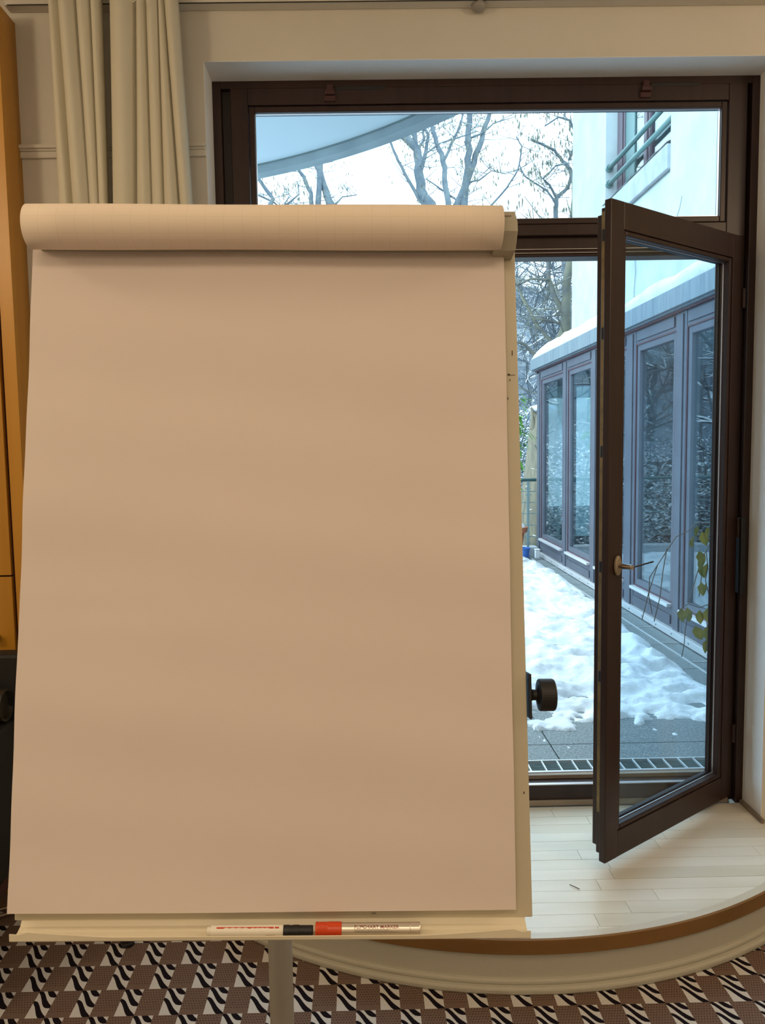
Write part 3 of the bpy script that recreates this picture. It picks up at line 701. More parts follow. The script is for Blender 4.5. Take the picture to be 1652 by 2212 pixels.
# railing at the far end of the terrace
rail = thing('terrace_railing', (0, 9.95, 0.1), label='teal topped steel railing with thin horizontal bars at the far end of the terrace', cat='railing')
box('kerb', M_stone, -5.0, 2.30, -0.05, 0.15, -0.2, 0.12, rail, 0.01)
MB().tube([(-5.0, 0, 0.995), (2.28, 0, 0.995)], 0.021, 12).build('top_rail', M_teal, rail, smooth=True)
b0 = MB().tube([(-5.0, 0, 0.0), (2.30, 0, 0.0)], 0.006, 6).build('bar', M_steel, rail, M=Matrix.Translation((0, 0, 0.846)))
for z in (0.702, 0.557, 0.406, 0.255): bar_copy(b0, rail, (0, 0, z))
p0 = MB().box(-0.016, 0.016, -0.03, -0.008, 0.10, 0.98).build('post', M_steel, rail, 0.002); p0.location = (2.17, 0, 0)
bolt0 = []
for x in (1.07, -0.03, -1.13, -2.23, -3.33, -4.43): bar_copy(p0, rail, (x, 0, 0))
for z in (0.885, 0.805, 0.17):
    for dx in (-0.028, 0.028): MB().lathe([(0.009, 0), (0.009, 0.012)], 8).build('bolt', M_steel, rail, M=Matrix.Translation((2.17 + dx, -0.02, z)) @ Matrix.Rotation(PI / 2, 4, 'X'))
# pot with a leafy shrub
pt = thing('potted_shrub', (1.80, 9.2, 0.14), label='bright green shrub in a snow-capped terracotta pot by the terrace railing', cat='potted plant')
MB().lathe([(0.11, 0), (0.165, 0.36), (0.195, 0.365), (0.205, 0.43), (0.185, 0.43), (0.16, 0.38), (0.02, 0.38)], 32).build('pot', M_terra, pt, smooth=False, bevel=0.004)
MB().lathe([(0.18, 0.40), (0.175, 0.44), (0.13, 0.48), (0.04, 0.50)], 24).build('snow_cap', M_snow, pt, smooth=True)
def leafmesh(m, p, d, up, L, W):
    d = d.normalized(); s_ = d.cross(up)
    if s_.length < 0.05: s_ = Vector((1, 0, 0))
    s_.normalize(); n_ = s_.cross(d)
    a = m.bm.verts.new(p); b = m.bm.verts.new(p + d * L * 0.35 + s_ * W * 0.5 + n_ * L * 0.04); c = m.bm.verts.new(p + d * L * 0.35 - s_ * W * 0.5 + n_ * L * 0.04)
    e = m.bm.verts.new(p + d * L * 0.72 + s_ * W * 0.36 + n_ * L * 0.02); f = m.bm.verts.new(p + d * L * 0.72 - s_ * W * 0.36 + n_ * L * 0.02)
    t = m.bm.verts.new(p + d * L - n_ * L * 0.05); q = m.bm.verts.new(p + d * L * 0.5 - n_ * L * 0.015)
    m.bm.faces.new((a, q, b)); m.bm.faces.new((a, c, q)); m.bm.faces.new((b, q, e)); m.bm.faces.new((c, f, q)); m.bm.faces.new((e, q, t)); m.bm.faces.new((q, f, t))
stem = MB(); lv = []
rg = random.Random(11)
for k in range(7):
    a = rg.uniform(-0.6, 1.2) if k < 4 else rg.uniform(0, 6.28); sp_ = rg.uniform(0.0, 0.16)
    H = rg.uniform(1.45, 2.0)
    pts = [Vector((0.05 * math.cos(a), 0.05 * math.sin(a), 0.42))]
    for i in range(1, 9): pts.append(Vector((sp_ * i / 8 * math.cos(a) + 0.03 * rg.uniform(-1, 1), sp_ * i / 8 * math.sin(a) + 0.03 * rg.uniform(-1, 1), 0.42 + (H - 0.42) * i / 8)))
    stem.tube(pts, [0.008 - 0.0006 * i for i in range(9)], 6)
    for i in range(3, 9):
        for q in range(2):
            a2 = rg.uniform(0, 6.28); d = Vector((math.cos(a2), math.sin(a2), rg.uniform(-0.5, 0.3)))
            lv.append((pts[i], d, rg.uniform(0.09, 0.14)))
sp_ = [Vector((0.03, 0.0, 0.42)), Vector((0.05, 0, 1.0)), Vector((0.06, 0, 1.5)), Vector((0.05, 0, 2.0))]
stem.tube(sp_, [0.009, 0.008, 0.006, 0.004], 6)
for (x, z, L) in ((0.093, 2.03, 0.12), (0.11, 1.93, 0.12), (0.085, 1.90, 0.14), (0.12, 1.80, 0.10), (0.07, 1.76, 0.14), (0.10, 1.58, 0.14), (0.16, 1.575, 0.13), (0.20, 1.565, 0.12), (0.075, 1.25, 0.14), (0.12, 1.46, 0.12), (0.06, 1.66, 0.13), (0.07, 1.38, 0.12)):
    lv.append((Vector((x + 0.02, -0.02, z)), Vector((0.55 if x > 0.08 else 0.2, -0.15, -0.75)), L))
stem.build('stem', M_twig, pt)
for p, d, L in lv:
    L *= 1.2
    m = MB(); leafmesh(m, p, d, Vector((0, 0, 1)), L, L * 0.48); m.build('leaf', M_leaf, pt, smooth=False, fixn=False)
tb = thing('tub', (2.08, 9.76, 0.10), label='small blue tub on the terrace beside the end of the glazed wing', cat='tub')
MB().lathe([(0.06, 0), (0.075, 0.12), (0.082, 0.125), (0.082, 0.135), (0.07, 0.135), (0.06, 0.02)], 24).build('body', M_blue, tb)
MB().lathe([(0.078, 0.030), (0.080, 0.034), (0.078, 0.038)], 24).build('band', M_blue, tb)
wbk = thing('lantern', (2.22, 9.62, 0.12), label='small white box lantern at the far corner of the glazed wing', cat='lantern')
box('body', M_snow, -0.028, 0.028, -0.03, 0.03, 0.0, 0.10, wbk, 0.006); box('cap', M_snow, -0.034, 0.034, -0.036, 0.036, 0.10, 0.115, wbk, 0.006)

# ---------------------------------------------------------------- glazed wing (conservatory)
gw = thing('glazed_wing', (0, 0, 0), label='low glazed wing of mauve-brown window frames under a zinc fascia', cat='conservatory')
XW = 2.33
posts = [10.02, 8.74, 7.66, 6.63, 5.60, 4.50, 3.45]
wide = [0.11, 0.10, 0.10, 0.11, 0.09, 0.10, 0.11]
for y, hw in zip(posts, wide):
    m = MB(); m.box(XW, XW + 0.10, y - hw, y + hw, 0.16, 2.49); m.box(XW - 0.012, XW, y - hw * 0.55, y + hw * 0.55, 0.16, 2.47)
    m.build('post', M_mauve, gw, 0.004)
for a, b, wa, wb_ in zip(posts, posts[1:], wide, wide[1:]):
    y0, y1 = b + wb_, a - wa
    hp = MB(); hp.box(XW + 0.006, XW + 0.09, y0, y1, 2.375, 2.49); hp.box(XW - 0.006, XW + 0.006, y0 + 0.03, y1 - 0.03, 2.40, 2.475); hp.build('head_panel', M_mauve, gw, 0.002)
    bp = MB(); bp.box(XW + 0.006, XW + 0.09, y0, y1, 0.16, 0.335); bp.box(XW - 0.006, XW + 0.006, y0 + 0.02, y1 - 0.02, 0.18, 0.250); bp.build('base_panel', M_mauve, gw, 0.002)
    box('sill', M_sill, XW - 0.035, XW + 0.02, y0 + 0.01, y1 - 0.01, 0.312, 0.338, gw, 0.003)
    def ringx(m, t, x0, x1, zz0, zz1, i=0.0):
        m.box(x0, x1, y0 + i, y0 + i + t, zz0, zz1); m.box(x0, x1, y1 - i - t, y1 - i, zz0, zz1)
        m.box(x0, x1, y0 + i + t, y1 - i - t, zz1 - t, zz1); m.box(x0, x1, y0 + i + t, y1 - i - t, zz0, zz0 + t); return m
    wfm = ringx(MB(), 0.055, XW + 0.012, XW + 0.075, 0.345, 2.370, 0.012).build('window_sash', M_mauve, gw, 0.003)
    ringx(MB(), 0.012, XW + 0.004, XW + 0.014, 0.337, 2.378, 0.0).build('shadow_groove', M_maroon, gw)
    box('pane', G_wing, XW + 0.034, XW + 0.042, y0 + 0.064, y1 - 0.064, 0.398, 2.318, wfm)
bt = MB(); bt.box(XW - 0.035, XW + 0.09, 3.3, 10.12, 0.108, 0.158); bt.build('foot_flashing', M_sill, gw, 0.003)
y = 3.5
sc0 = MB().lathe([(0.007, 0), (0.005, 0.005)], 8).build('screw', M_steel, gw, M=Matrix.Translation((XW - 0.035, 3.4, 0.135)) @ Matrix.Rotation(-PI / 2, 4, 'Y'))
while y < 10.0:
    c = sc0.copy(); COL.objects.link(c); c.parent = gw; c.location = (XW - 0.035, y, 0.135); y += 0.30
for y0, y1 in ((3.05, 5.95), (5.955, 8.955), (8.96, 10.20)):
    fz = MB(); fz.box(XW - 0.075, XW - 0.045, y0, y1, 2.515, 2.655); fz.box(XW - 0.045, XW + 0.10, y0, y1, 2.505, 2.525); fz.build('fascia', M_fascia, gw, 0.004)
box('fascia', M_fascia, XW - 0.045, 5.0, 10.17, 10.20, 2.515, 2.655, gw, 0.004)
box('soffit_board', M_maroon, XW - 0.02, XW + 0.11, 3.05, 10.16, 2.488, 2.508, gw)
box('roof', M_render, XW - 0.045, 5.6, 3.05, 10.17, 2.56, 2.63, gw)
box('floor_slab', M_stone, XW + 0.1, 5.6, 3.05, 10.1, -0.3, 0.16, gw)
box('inner_wall', M_render, 5.6, 5.7, 3.05, 10.17, -0.3, 2.63, gw)
box('corner_return', M_mauve, XW, XW + 0.12, 10.02, 10.13, 0.11, 2.50, gw)
er = MB(); er.box(XW + 0.12, 5.6, 10.06, 10.12, 0.11, 0.34); er.box(XW + 0.12, 5.6, 10.06, 10.12, 2.30, 2.50); er.box(3.38, 3.48, 10.06, 10.12, 0.34, 2.3); er.box(4.5, 4.6, 10.06, 10.12, 0.34, 2.3)
er.build('end_frame', M_mauve, gw, 0.004)
box('pane', G_wing, XW + 0.12, 5.6, 10.085, 10.093, 0.34, 2.30, gw)
# snow on its roof
rs = MB()
def roofsnow(u, v):
    y = 3.1 + 7.06 * u; t = v
    nn = noise.noise(Vector((y * 1.6, 3.3, 0))) * 0.03 + noise.noise(Vector((y * 5, t * 3, 2))) * 0.012
    endf = min(1, max(0.0, (10.16 - y) / 0.35)) ** 0.5
    prof = [(-0.060, 0.0), (-0.072, 0.04), (-0.060, 0.085), (-0.02, 0.12), (0.06, 0.14), (0.3, 0.15), (0.6, 0.15), (0.865, 0.15)]
    k = int(round(t * 7)); dx, dz = prof[k]
    return (XW + dx, y, 2.652 + (dz * (1 + nn * 11) if k else 0) * endf)
rs.grid(140, 8, roofsnow)
tag(rs.build('roof_snow', M_snow, smooth=True), 'rounded ridge of snow lying along the edge of the glazed wing roof', 'snow', kind='stuff')

# ---------------------------------------------------------------- white building with the recessed window
bd = thing('white_building', (0, 0, 0), label='white rendered building rising above the glazed wing, with a recessed upper window', cat='building')
XB, Y0, Y1 = 3.2, 8.005, 10.12
m = MB(); m.box(XB, 7.5, 3.05, Y0, 2.66, 9.0); m.box(XB, 7.5, Y1, 11.66, 2.66, 9.0); m.box(XB, 7.5, 10.22, 11.66, -0.5, 2.66); m.box(XB, 7.5, Y0, Y1, 2.66, 4.30); m.box(XB, 7.5, Y0, Y1, 6.6, 9.0); m.box(XB + 0.9, 7.5, Y0, Y1, 4.3, 6.6)
m.build('wall', M_render, bd)
box('wall_panel', M_render, XB - 0.012, XB, 3.05, Y0, 2.70, 9.0, bd)
pp = MB(); pp.box(XB - 0.05, XB + 0.14, Y0, Y1, 4.315, 4.565); pp.build('parapet', M_stone, bd, 0.01)
box('joint_line', M_steel, XB - 0.004, XB + 0.002, Y0, Y1, 4.292, 4.304, bd)
ws = MB()
ws.grid(60, 5, lambda u, v: (XB - 0.055 + 0.19 * v, Y0 + (Y1 - Y0) * u, 4.567 + 0.055 * math.sin(PI * min(v * 0.8 + 0.12, 1)) * (0.6 + 0.5 * noise.noise(Vector((u * 9, v, 4))))))
ws.build('snow_line', M_snow, bd, smooth=True)
XI = XB + 0.15
for a, b, ww in ((Y1 - 0.26, Y1, 0), (9.02, 9.20, 0), (Y0, 8.12, 0)):
    q = MB(); q.box(XI, XI + 0.07, a, b, 4.57, 6.6); q.box(XI - 0.02, XI, a + 0.04, b - 0.05, 4.57, 6.6); q.build('window_post', mat('mauve_post', (0.095, 0.07, 0.09), 0.5), bd, 0.006)
q = MB(); q.box(XI, XI + 0.07, Y0, Y1, 4.53, 4.62); q.box(XI, XI + 0.07, Y0, Y1, 6.5, 6.6); q.build('window_rail', M_maroon, bd)
box('window_side_panel', M_teal, XI + 0.015, XI + 0.06, 9.55, Y1 - 0.26, 4.62, 6.5, bd)
box('pane', G_wing, XI + 0.03, XI + 0.04, 9.20, 9.55, 4.62, 6.5, bd); box('pane', G_wing, XI + 0.03, XI + 0.04, 8.12, 9.02, 4.62, 6.5, bd)
for z in (5.045, 4.850):
    MB().tube([(XB + 0.04, Y1 - 0.01, z), (XB + 0.04, Y0 + 0.01, z)], 0.030, 12).build('guard_rail', M_teal, bd, smooth=True)
    MB().tube([(XB + 0.04, Y1 - 0.002, z), (XB + 0.04, Y1 - 0.05, z)], 0.045, 12).build('rail_flange', M_teal, bd)
cracks = ([(6.98 + 0.02, 3.35), (7.03, 3.15), (7.00, 3.0)], [(9.0, 3.75), (8.96, 3.5), (9.0, 3.28), (8.97, 3.1)], [(7.7, 3.95), (7.75, 3.85), (7.85, 3.75)])
for ck in cracks:
    MB().tube([(XB - 0.013, y, z) for y, z in ck], 0.004, 4).build('crack', M_steel, bd)

# ---------------------------------------------------------------- round slab overhead (left)
ov = thing('round_balcony_slab', (-1.968, 1.856, 3.15), label='underside of a round balcony slab curving over the terrace at upper left', cat='balcony')
def disc_part(r0, r1, z0, z1, name, m):
    g = MB(); n = 96; q = []
    for r, z in ((r0, z0), (r1, z0), (r1, z1), (r0, z1)):
        q.append([g.bm.verts.new((r * math.cos(a), r * math.sin(a), z)) for a in [0.41 + (PI - 0.82) * i / n for i in range(n + 1)]])
    for i in range(n):
        for k in range(4): g.bm.faces.new((q[k][i], q[k][i + 1], q[(k + 1) % 4][i + 1], q[(k + 1) % 4][i]))
    for e in (0, -1): g.bm.faces.new([q[k][e] for k in range(4)])
    return g.build(name, m, ov)
disc_part(1.0, 3.10, 0.050, 0.22, 'slab', M_soffit)
disc_part(3.095, 3.175, 0.0, 0.25, 'edge_lip', M_lip)
disc_part(3.088, 3.097, 0.044, 0.05, 'groove', M_steel)

# ---------------------------------------------------------------- vine by the door
vn = thing('climbing_vine', (1.70, 3.70, 1.2), label='thin trailing vine with yellowing green leaves, hanging outside behind the open door leaf', cat='vine')
def V(x, z, y=3.70): return Vector((x - 1.70, y - 3.70, z - 1.2))
stems = [[(1.78, 1.20), (1.70, 1.16), (1.621, 1.163), (1.60, 1.13), (1.531, 1.097), (1.487, 1.03), (1.443, 0.962), (1.400, 0.82), (1.370, 0.69)],
         [(1.487, 1.04), (1.47, 0.93), (1.457, 0.801), (1.43, 0.68)], [(1.443, 0.962), (1.405, 0.90), (1.402, 0.81), (1.42, 0.72)],
         [(1.72, 1.14), (1.70, 1.06), (1.68, 1.026), (1.69, 0.95), (1.68, 0.88), (1.70, 0.80), (1.697, 0.762), (1.69, 0.68), (1.70, 0.58)],
         [(1.68, 1.026), (1.659, 0.99), (1.62, 0.85), (1.599, 0.764)], [(1.572, 0.753), (1.599, 0.764), (1.652, 0.745), (1.697, 0.762)],
         [(1.66, 0.90), (1.655, 0.86), (1.65, 0.80)], [(1.595, 0.70), (1.585, 0.64), (1.58, 0.56), (1.57, 0.50)], [(1.78, 1.20), (1.82, 0.8), (1.85, 0.4), (1.86, 0.10)], [(1.72, 1.14), (1.78, 1.20), (1.84, 1.6), (1.86, 2.1)]]
for st in stems:
    MB().tube([V(*p) for p in st], 0.0022, 6).build('stem', M_twig, vn)
rg = random.Random(4)
for i, (x, z) in enumerate([(1.636, 1.150), (1.690, 1.145), (1.662, 1.12), (1.602, 1.085), (1.612, 1.10), (1.650, 1.025), (1.660, 1.00), (1.662, 0.955), (1.69, 0.965), (1.655, 0.875), (1.69, 0.86), (1.560, 0.748), (1.600, 0.745), (1.652, 0.735), (1.685, 0.745), (1.625, 0.66), (1.650, 0.65), (1.690, 0.655), (1.696, 0.59), (1.705, 0.70), (1.71, 1.11)]):
    m = MB(); L = rg.uniform(0.055, 0.075) * (0.7 if i in (3, 4) else 1.15 if i in (15, 16, 17) else 1)
    a = rg.uniform(-0.5, 0.5); leafmesh(m, V(x, z, 3.70 + rg.uniform(-0.02, 0.02)), Vector((0.35 * math.sin(a * 3), -0.15, -1)), Vector((math.sin(a), 1, 0.2)), L, L * 0.62)
    m.build('leaf', M_vine, vn, fixn=False)

# ================================================================ WOODLAND
hl = MB()
def gz(x, y):
    t = max(0.0, y - 13.0)
    return -0.9 + min(0.31 * t, 14.5) + 0.35 * noise.noise(Vector((x * 0.25, y * 0.25, 0)))
hl.grid(70, 50, lambda u, v: (-60 + 110 * u, 10.2 + 60 * v, gz(-60 + 110 * u, 10.2 + 60 * v)))
h_ = hl.build('hillside', M_hill, smooth=True); h_['kind'] = 'structure'; h_['label'] = 'snow-covered wooded slope beyond the terrace'

def grow(m, pods, p, d, L, r, depth, rg, spread=0.7, up=0.15, sides=4):
    n = 4; pts = [p.copy()]; rad = [r]; q = p.copy(); dd = d.copy()
    for i in range(n):
        dd = (dd + Vector((rg.uniform(-1, 1), rg.uniform(-1, 1), rg.uniform(-1, 1))) * 0.22 + Vector((0, 0, up * 0.4))).normalized()
        q = q + dd * (L / n); pts.append(q.copy()); rad.append(r * (1 - 0.55 * (i + 1) / n))
    m.tube(pts, rad, sides, cap=False)
    if depth <= 0:
        if pods is not None and rg.random() < 0.9:
            for _ in range(rg.choice((1, 2, 2, 3))):
                c = pts[rg.randint(1, n)] ; s_ = rg.uniform(0.03, 0.062)
                a = rg.uniform(0, 3.1); dx = Vector((math.cos(a), math.sin(a), 0)) * s_ * 0.28
                v = [pods.bm.verts.new(c + dx * 0.3), pods.bm.verts.new(c - dx + Vector((0, 0, -s_ * 1.1))), pods.bm.verts.new(c + Vector((0.01, 0.01, -s_ * 2.4))), pods.bm.verts.new(c + dx + Vector((0, 0, -s_ * 1.1)))]
                pods.bm.faces.new(v)
        return
    for k in range(rg.choice((2, 3, 3))):
        i = rg.randint(1, n)
        ax = Vector((rg.uniform(-1, 1), rg.uniform(-1, 1), rg.uniform(-0.4, 0.7))).normalized()
        nd = (dd + ax * spread * 1.3).normalized()
        grow(m, pods, pts[i], nd, L * rg.uniform(0.55, 0.8), rad[i] * 0.6, depth - 1, rg, spread, up, 3 if depth < 2 else sides)

def drawn_tree(name, lines, radii, label, m_bark, twig=0.7, tdepth=1, seed=1, dens=1.0, pod=True, thin=0.010):
    base = lines[0][0]; g = thing(name, (base[0], base[1], gz(base[0], base[1])), label=label, cat='tree')
    off = Vector(g.location); rg = random.Random(seed)
    lines = [[Vector(p) for p in l] for l in lines]
    lines[0] = [Vector((base[0] - 0.05, base[1], gz(base[0], base[1]) - 0.2)), Vector((base[0] - 0.02, base[1], (gz(base[0], base[1]) + base[2]) / 2))] + lines[0]
    tw = MB(); pods = MB() if pod else None
    for j, (l, r) in enumerate(zip(lines, radii)):
        # smooth the polyline and taper it
        pts = []
        for a, b in zip(l, l[1:]):
            for t in (0, 0.33, 0.66): 
                q = a.lerp(b, t); q += Vector((rg.uniform(-1, 1), rg.uniform(-1, 1), 0)) * r * 0.25; pts.append(q - off)
        pts.append(l[-1] - off); n = len(pts)
        # depth: let side branches lean towards or away
        if j: 
            lean = rg.uniform(-0.25, 0.25); pts = [p + Vector((0, lean * i / n * 1.0, 0)) for i, p in enumerate(pts)]
        rr = [r * (1 - (0.62 if j == 0 else 0.6) * i / n) for i in range(n)]
        MB().tube(pts, rr, 10 if r > 0.05 else 6).build('trunk' if j == 0 else 'branch', m_bark, g, smooth=True)
        for i in range(3 if j == 0 else 1, n):
            if rg.random() < dens * 0.8:
                a = rg.uniform(0, 6.28); d = Vector((math.cos(a), 0.5 * math.sin(a), rg.uniform(-0.2, 0.9))).normalized()
                grow(tw, pods, pts[i], d, twig * rg.uniform(0.5, 1.2), thin, tdepth, rg, sides=4)
    o = tw.build('twigs', m_bark, g); o['kind'] = 'stuff'
    if pods is not None:
        o = pods.build('seed_pods', M_pod, g, fixn=False); o['kind'] = 'stuff'
    return g
Y = 13.0
drawn_tree('tree', [[(3.0, Y, -0.3), (3.14, Y, 0.84), (3.24, Y, 1.78), (3.32, Y, 2.24), (3.38, Y, 3.24), (3.47, Y, 3.62), (3.51, Y, 4.2), (3.53, Y, 4.8), (3.6, Y, 6.0)],
    [(3.47, Y, 3.62), (3.34, Y, 3.89), (3.19, Y, 4.3), (3.22, Y, 4.75), (3.29, Y, 5.2)], [(3.38, Y, 3.09), (2.99, Y, 3.55), (2.76, Y, 4.01), (2.68, Y, 4.31)],
    [(3.27, Y, 2.01), (3.03, Y, 2.94), (2.76, Y, 3.21), (2.62, Y, 3.25)], [(3.19, Y, 4.27), (2.91, Y, 4.31), (2.66, Y, 4.2)], [(3.42, Y, 3.54), (3.14, Y, 3.62), (2.91, Y, 3.63)], [(3.22, Y, 5.0), (2.9, Y, 5.02), (2.6, Y, 4.92)]],
    [0.14, 0.055, 0.04, 0.045, 0.028, 0.025, 0.04], 'grey forked tree just behind the end of the glazed wing, snow on its branches', M_bark_near, 0.7, 2, 5, 0.8, False, 0.012)
st_ = thing('tree_stump', (2.92, 13.0, gz(2.92, 13.0)), label='thick pale broken tree trunk with a cap of snow behind the terrace railing', cat='tree stump')
zb = gz(2.92, 13.0)
MB().tube([(-0.08, 0, -0.2), (0.0, 0, 0.9), (0.10, 0, 1.8), (0.16, 0, 2.6), (0.19, 0, 2.12 - zb)], [0.36, 0.29, 0.25, 0.22, 0.20], 18).build('trunk', M_stump, st_, smooth=True)
MB().tube([(0.10, 0, 2.3), (-0.02, -0.1, 2.7), (-0.06, -0.15, 3.0 )], [0.06, 0.04, 0.015], 8).build('branch_stub', M_stump, st_, smooth=True)
MB().lathe([(0.22, -0.02), (0.25, 0.02), (0.21, 0.07), (0.08, 0.10)], 18).build('snow_cap', M_snow, st_, smooth=True, M=Matrix.Translation((0.17, 0, 2.12 - zb)))
Y = 22.0
drawn_tree('tree', [[(2.44, Y, 4.97), (2.33, Y, 7.26), (2.14, Y, 8.02), (1.85, Y, 8.64), (1.77, Y, 9.14), (1.67, Y, 9.76), (1.33, Y, 10.14), (1.11, Y, 10.48), (0.9, Y, 11.2)],
    [(1.77, Y, 9.14), (1.67, Y, 9.89), (1.63, Y, 10.48), (1.6, Y, 11.3)], [(2.14, Y, 7.99), (1.76, Y, 8.4), (1.44, Y, 8.96), (1.2, Y, 9.46), (1.05, Y, 9.83), (0.85, Y, 10.27), (0.8, Y, 10.64)],
    [(1.77, Y, 8.9), (1.9, Y, 9.45), (2.04, Y, 10.13), (1.78, Y, 10.62)], [(1.67, Y, 9.64), (1.91, Y, 10.01), (1.89, Y, 10.62)]],
    [0.20, 0.09, 0.055, 0.07, 0.05], 'bare tree with the thickest trunk above the middle of the paper roll', M_bark, 0.9, 2, 21, 0.8, True, 0.012)
Y = 19.0
drawn_tree('tree', [[(2.28, Y, 4.5), (2.24, Y, 6.48), (2.22, Y, 7.18), (2.16, Y, 7.78), (2.11, Y, 8.37), (1.98, Y, 8.74), (1.82, Y, 9.19), (1.71, Y, 9.49), (1.5, Y, 10.4)],
    [(2.11, Y, 8.32), (2.31, Y, 8.74), (2.48, Y, 9.06), (2.59, Y, 9.38), (2.7, Y, 10)], [(1.56, Y, 8.22), (1.64, Y, 8.48), (2.03, Y, 8.74), (2.59, Y, 8.9), (2.92, Y, 9.0)], [(2.49, Y, 7.13), (2.41, Y, 7.45), (2.02, Y, 7.73), (1.71, Y, 7.95)]],
    [0.095, 0.04, 0.03, 0.03], 'slim bare tree between the two forked trunks above the paper roll', M_bark, 0.8, 2, 22, 0.8, True, 0.010)
Y = 20.0
drawn_tree('tree', [[(2.58, Y, 4.65), (2.61, Y, 6.74), (2.68, Y, 7.48), (2.77, Y, 7.99), (2.84, Y, 8.55), (2.87, Y, 9.11), (2.9, Y, 9.9), (2.92, Y, 11)],
    [(2.45, Y, 7.42), (2.75, Y, 7.99), (2.98, Y, 8.66), (3.19, Y, 9.22), (3.36, Y, 9.72), (3.6, Y, 10.5)], [(2.86, Y, 9.23), (3.19, Y, 9.34), (3.48, Y, 9.56), (3.77, Y, 9.64)], [(2.81, Y, 8.16), (3.13, Y, 8.21), (3.42, Y, 8.41), (3.77, Y, 8.31)]],
    [0.15, 0.10, 0.03, 0.025], 'bare tree forking in a narrow V above the right end of the paper roll', M_bark, 0.9, 2, 23, 0.9, True, 0.011)
Y = 24.0
drawn_tree('tree', [[(-0.4, Y, 5.32), (-0.49, Y, 7.82), (-0.71, Y, 8.78), (-0.95, Y, 9.33), (-1.07, Y, 10.14), (-1.23, Y, 10.82)], [(-1.1, Y, 7.2), (-1.18, Y, 8.65), (-1.08, Y, 9.73), (-1.24, Y, 10.21)],
    [(-1.2, Y, 7.6), (-1.3, Y, 8.65), (-1.35, Y, 9.2), (-1.57, Y, 9.67), (-1.84, Y, 10.08)], [(-0.71, Y, 8.78), (-0.4, Y, 9.12), (0.03, Y, 9.18)], [(-0.45, Y, 6.5), (-1.1, Y, 7.3)]],
    [0.19, 0.12, 0.09, 0.03, 0.1], 'bare tree with several close trunks under the edge of the round balcony slab', M_bark, 1.1, 2, 24, 0.9, True, 0.012)
Y = 17.0
drawn_tree('tree', [[(-2.74, Y, 4.26), (-2.5, Y, 5.63), (-2.08, Y, 6.21), (-1.77, Y, 6.88), (-1.96, Y, 7.17), (-2.25, Y, 7.46)], [(-2.3, Y, 5.9), (-1.92, Y, 6.64), (-1.57, Y, 6.74), (-1.22, Y, 7.02), (-1.26, Y, 7.31)],
    [(-2.11, Y, 6.98), (-1.77, Y, 6.83), (-1.28, Y, 6.49)], [(-2.0, Y, 6.1), (-1.68, Y, 6.5), (-1.42, Y, 6.88), (-1.18, Y, 6.58)]],
    [0.08, 0.03, 0.025, 0.02], 'tangled bare tree at the far left of the top light', M_bark, 0.7, 2, 25, 1.0, True, 0.009)
Y = 15.0
drawn_tree('tree', [[(4.08, Y, 3.85), (3.94, Y, 5.07), (3.81, Y, 5.85), (3.82, Y, 6.19), (4.02, Y, 6.4), (4.1, Y, 6.7)], [(4.1, Y, 6.57), (4.08, Y, 6.74), (3.95, Y, 6.91), (3.79, Y, 7.12), (3.35, Y, 7.35)],
    [(3.82, Y, 6.1), (3.62, Y, 6.32), (3.18, Y, 6.58), (3.07, Y, 6.79)], [(3.82, Y, 6.19), (3.66, Y, 6.44), (3.53, Y, 6.53), (3.75, Y, 6.74), (3.97, Y, 6.78)],
    [(3.9, Y, 5.1), (2.9, Y, 5.5), (2.43, Y, 5.93), (2.87, Y, 6.41), (3.09, Y, 6.75), (3.15, Y, 7.17), (3.05, Y, 7.34)], [(4.05, Y, 6.9), (4.2, Y, 7.3), (4.05, Y, 7.61), (3.84, Y, 7.67), (3.57, Y, 7.5)]],
    [0.07, 0.045, 0.022, 0.025, 0.028, 0.03], 'bare tree with arching twigs beside the white building', M_bark, 0.55, 2, 26, 1.0, True, 0.008)

# woodland trees: three shapes, copied
def wood_tree(seed, H):
    rg = random.Random(seed); root = thing('woodland_tree'); m = MB(); tw = MB()
    pts = [Vector((0.12 * rg.uniform(-1, 1) * i, 0.12 * rg.uniform(-1, 1) * i, H * i / 7)) for i in range(8)]
    rad = [0.14 * (1 - 0.8 * i / 7) for i in range(8)]
    m.tube(pts, rad, 6)
    for i in range(1, 8):
        for k in range(4):
            a = rg.uniform(0, 6.28); d = Vector((math.cos(a), math.sin(a), rg.uniform(-0.1, 0.8))).normalized()
            grow(tw, None, pts[i], d, rg.uniform(1.2, 2.2) * (1 - 0.06 * i), rad[i] * 0.42 + 0.012, 3, rg, 0.8, 0.05, 3)
    m.build('trunk', M_far, root); o = tw.build('branches', M_far, root); o['kind'] = 'stuff'
    return root
WL = 'bare snow-dusted tree in the dense woodland on the slope'
protos = [wood_tree(s, h) for s, h in ((31, 5.5), (32, 6.5), (33, 5.0))]
rg = random.Random(77); used = set(); n = 0
for row, (yy, dx, x0, x1) in enumerate(((15.5, 2.4, -12, 9), (20.5, 2.8, -15, 12))):
    x = x0
    while x < x1:
        x += dx * rg.uniform(0.7, 1.3); k = rg.randrange(3)
        px = x + rg.uniform(-.5, .5); py = yy + rg.uniform(-2, 2)
        o = protos[k] if k not in used else copy_tree(protos[k])
        used.add(k)
        o.location = (px, py, gz(px, py) - 0.1); o.rotation_euler = (0, 0, rg.uniform(0, 6.28)); s_ = rg.uniform(0.62, 0.85) if yy < 23 else rg.uniform(0.8, 1.05); o.scale = (s_, s_, s_)
        tag(o, WL, 'tree', 'woodland trees on the slope'); n += 1
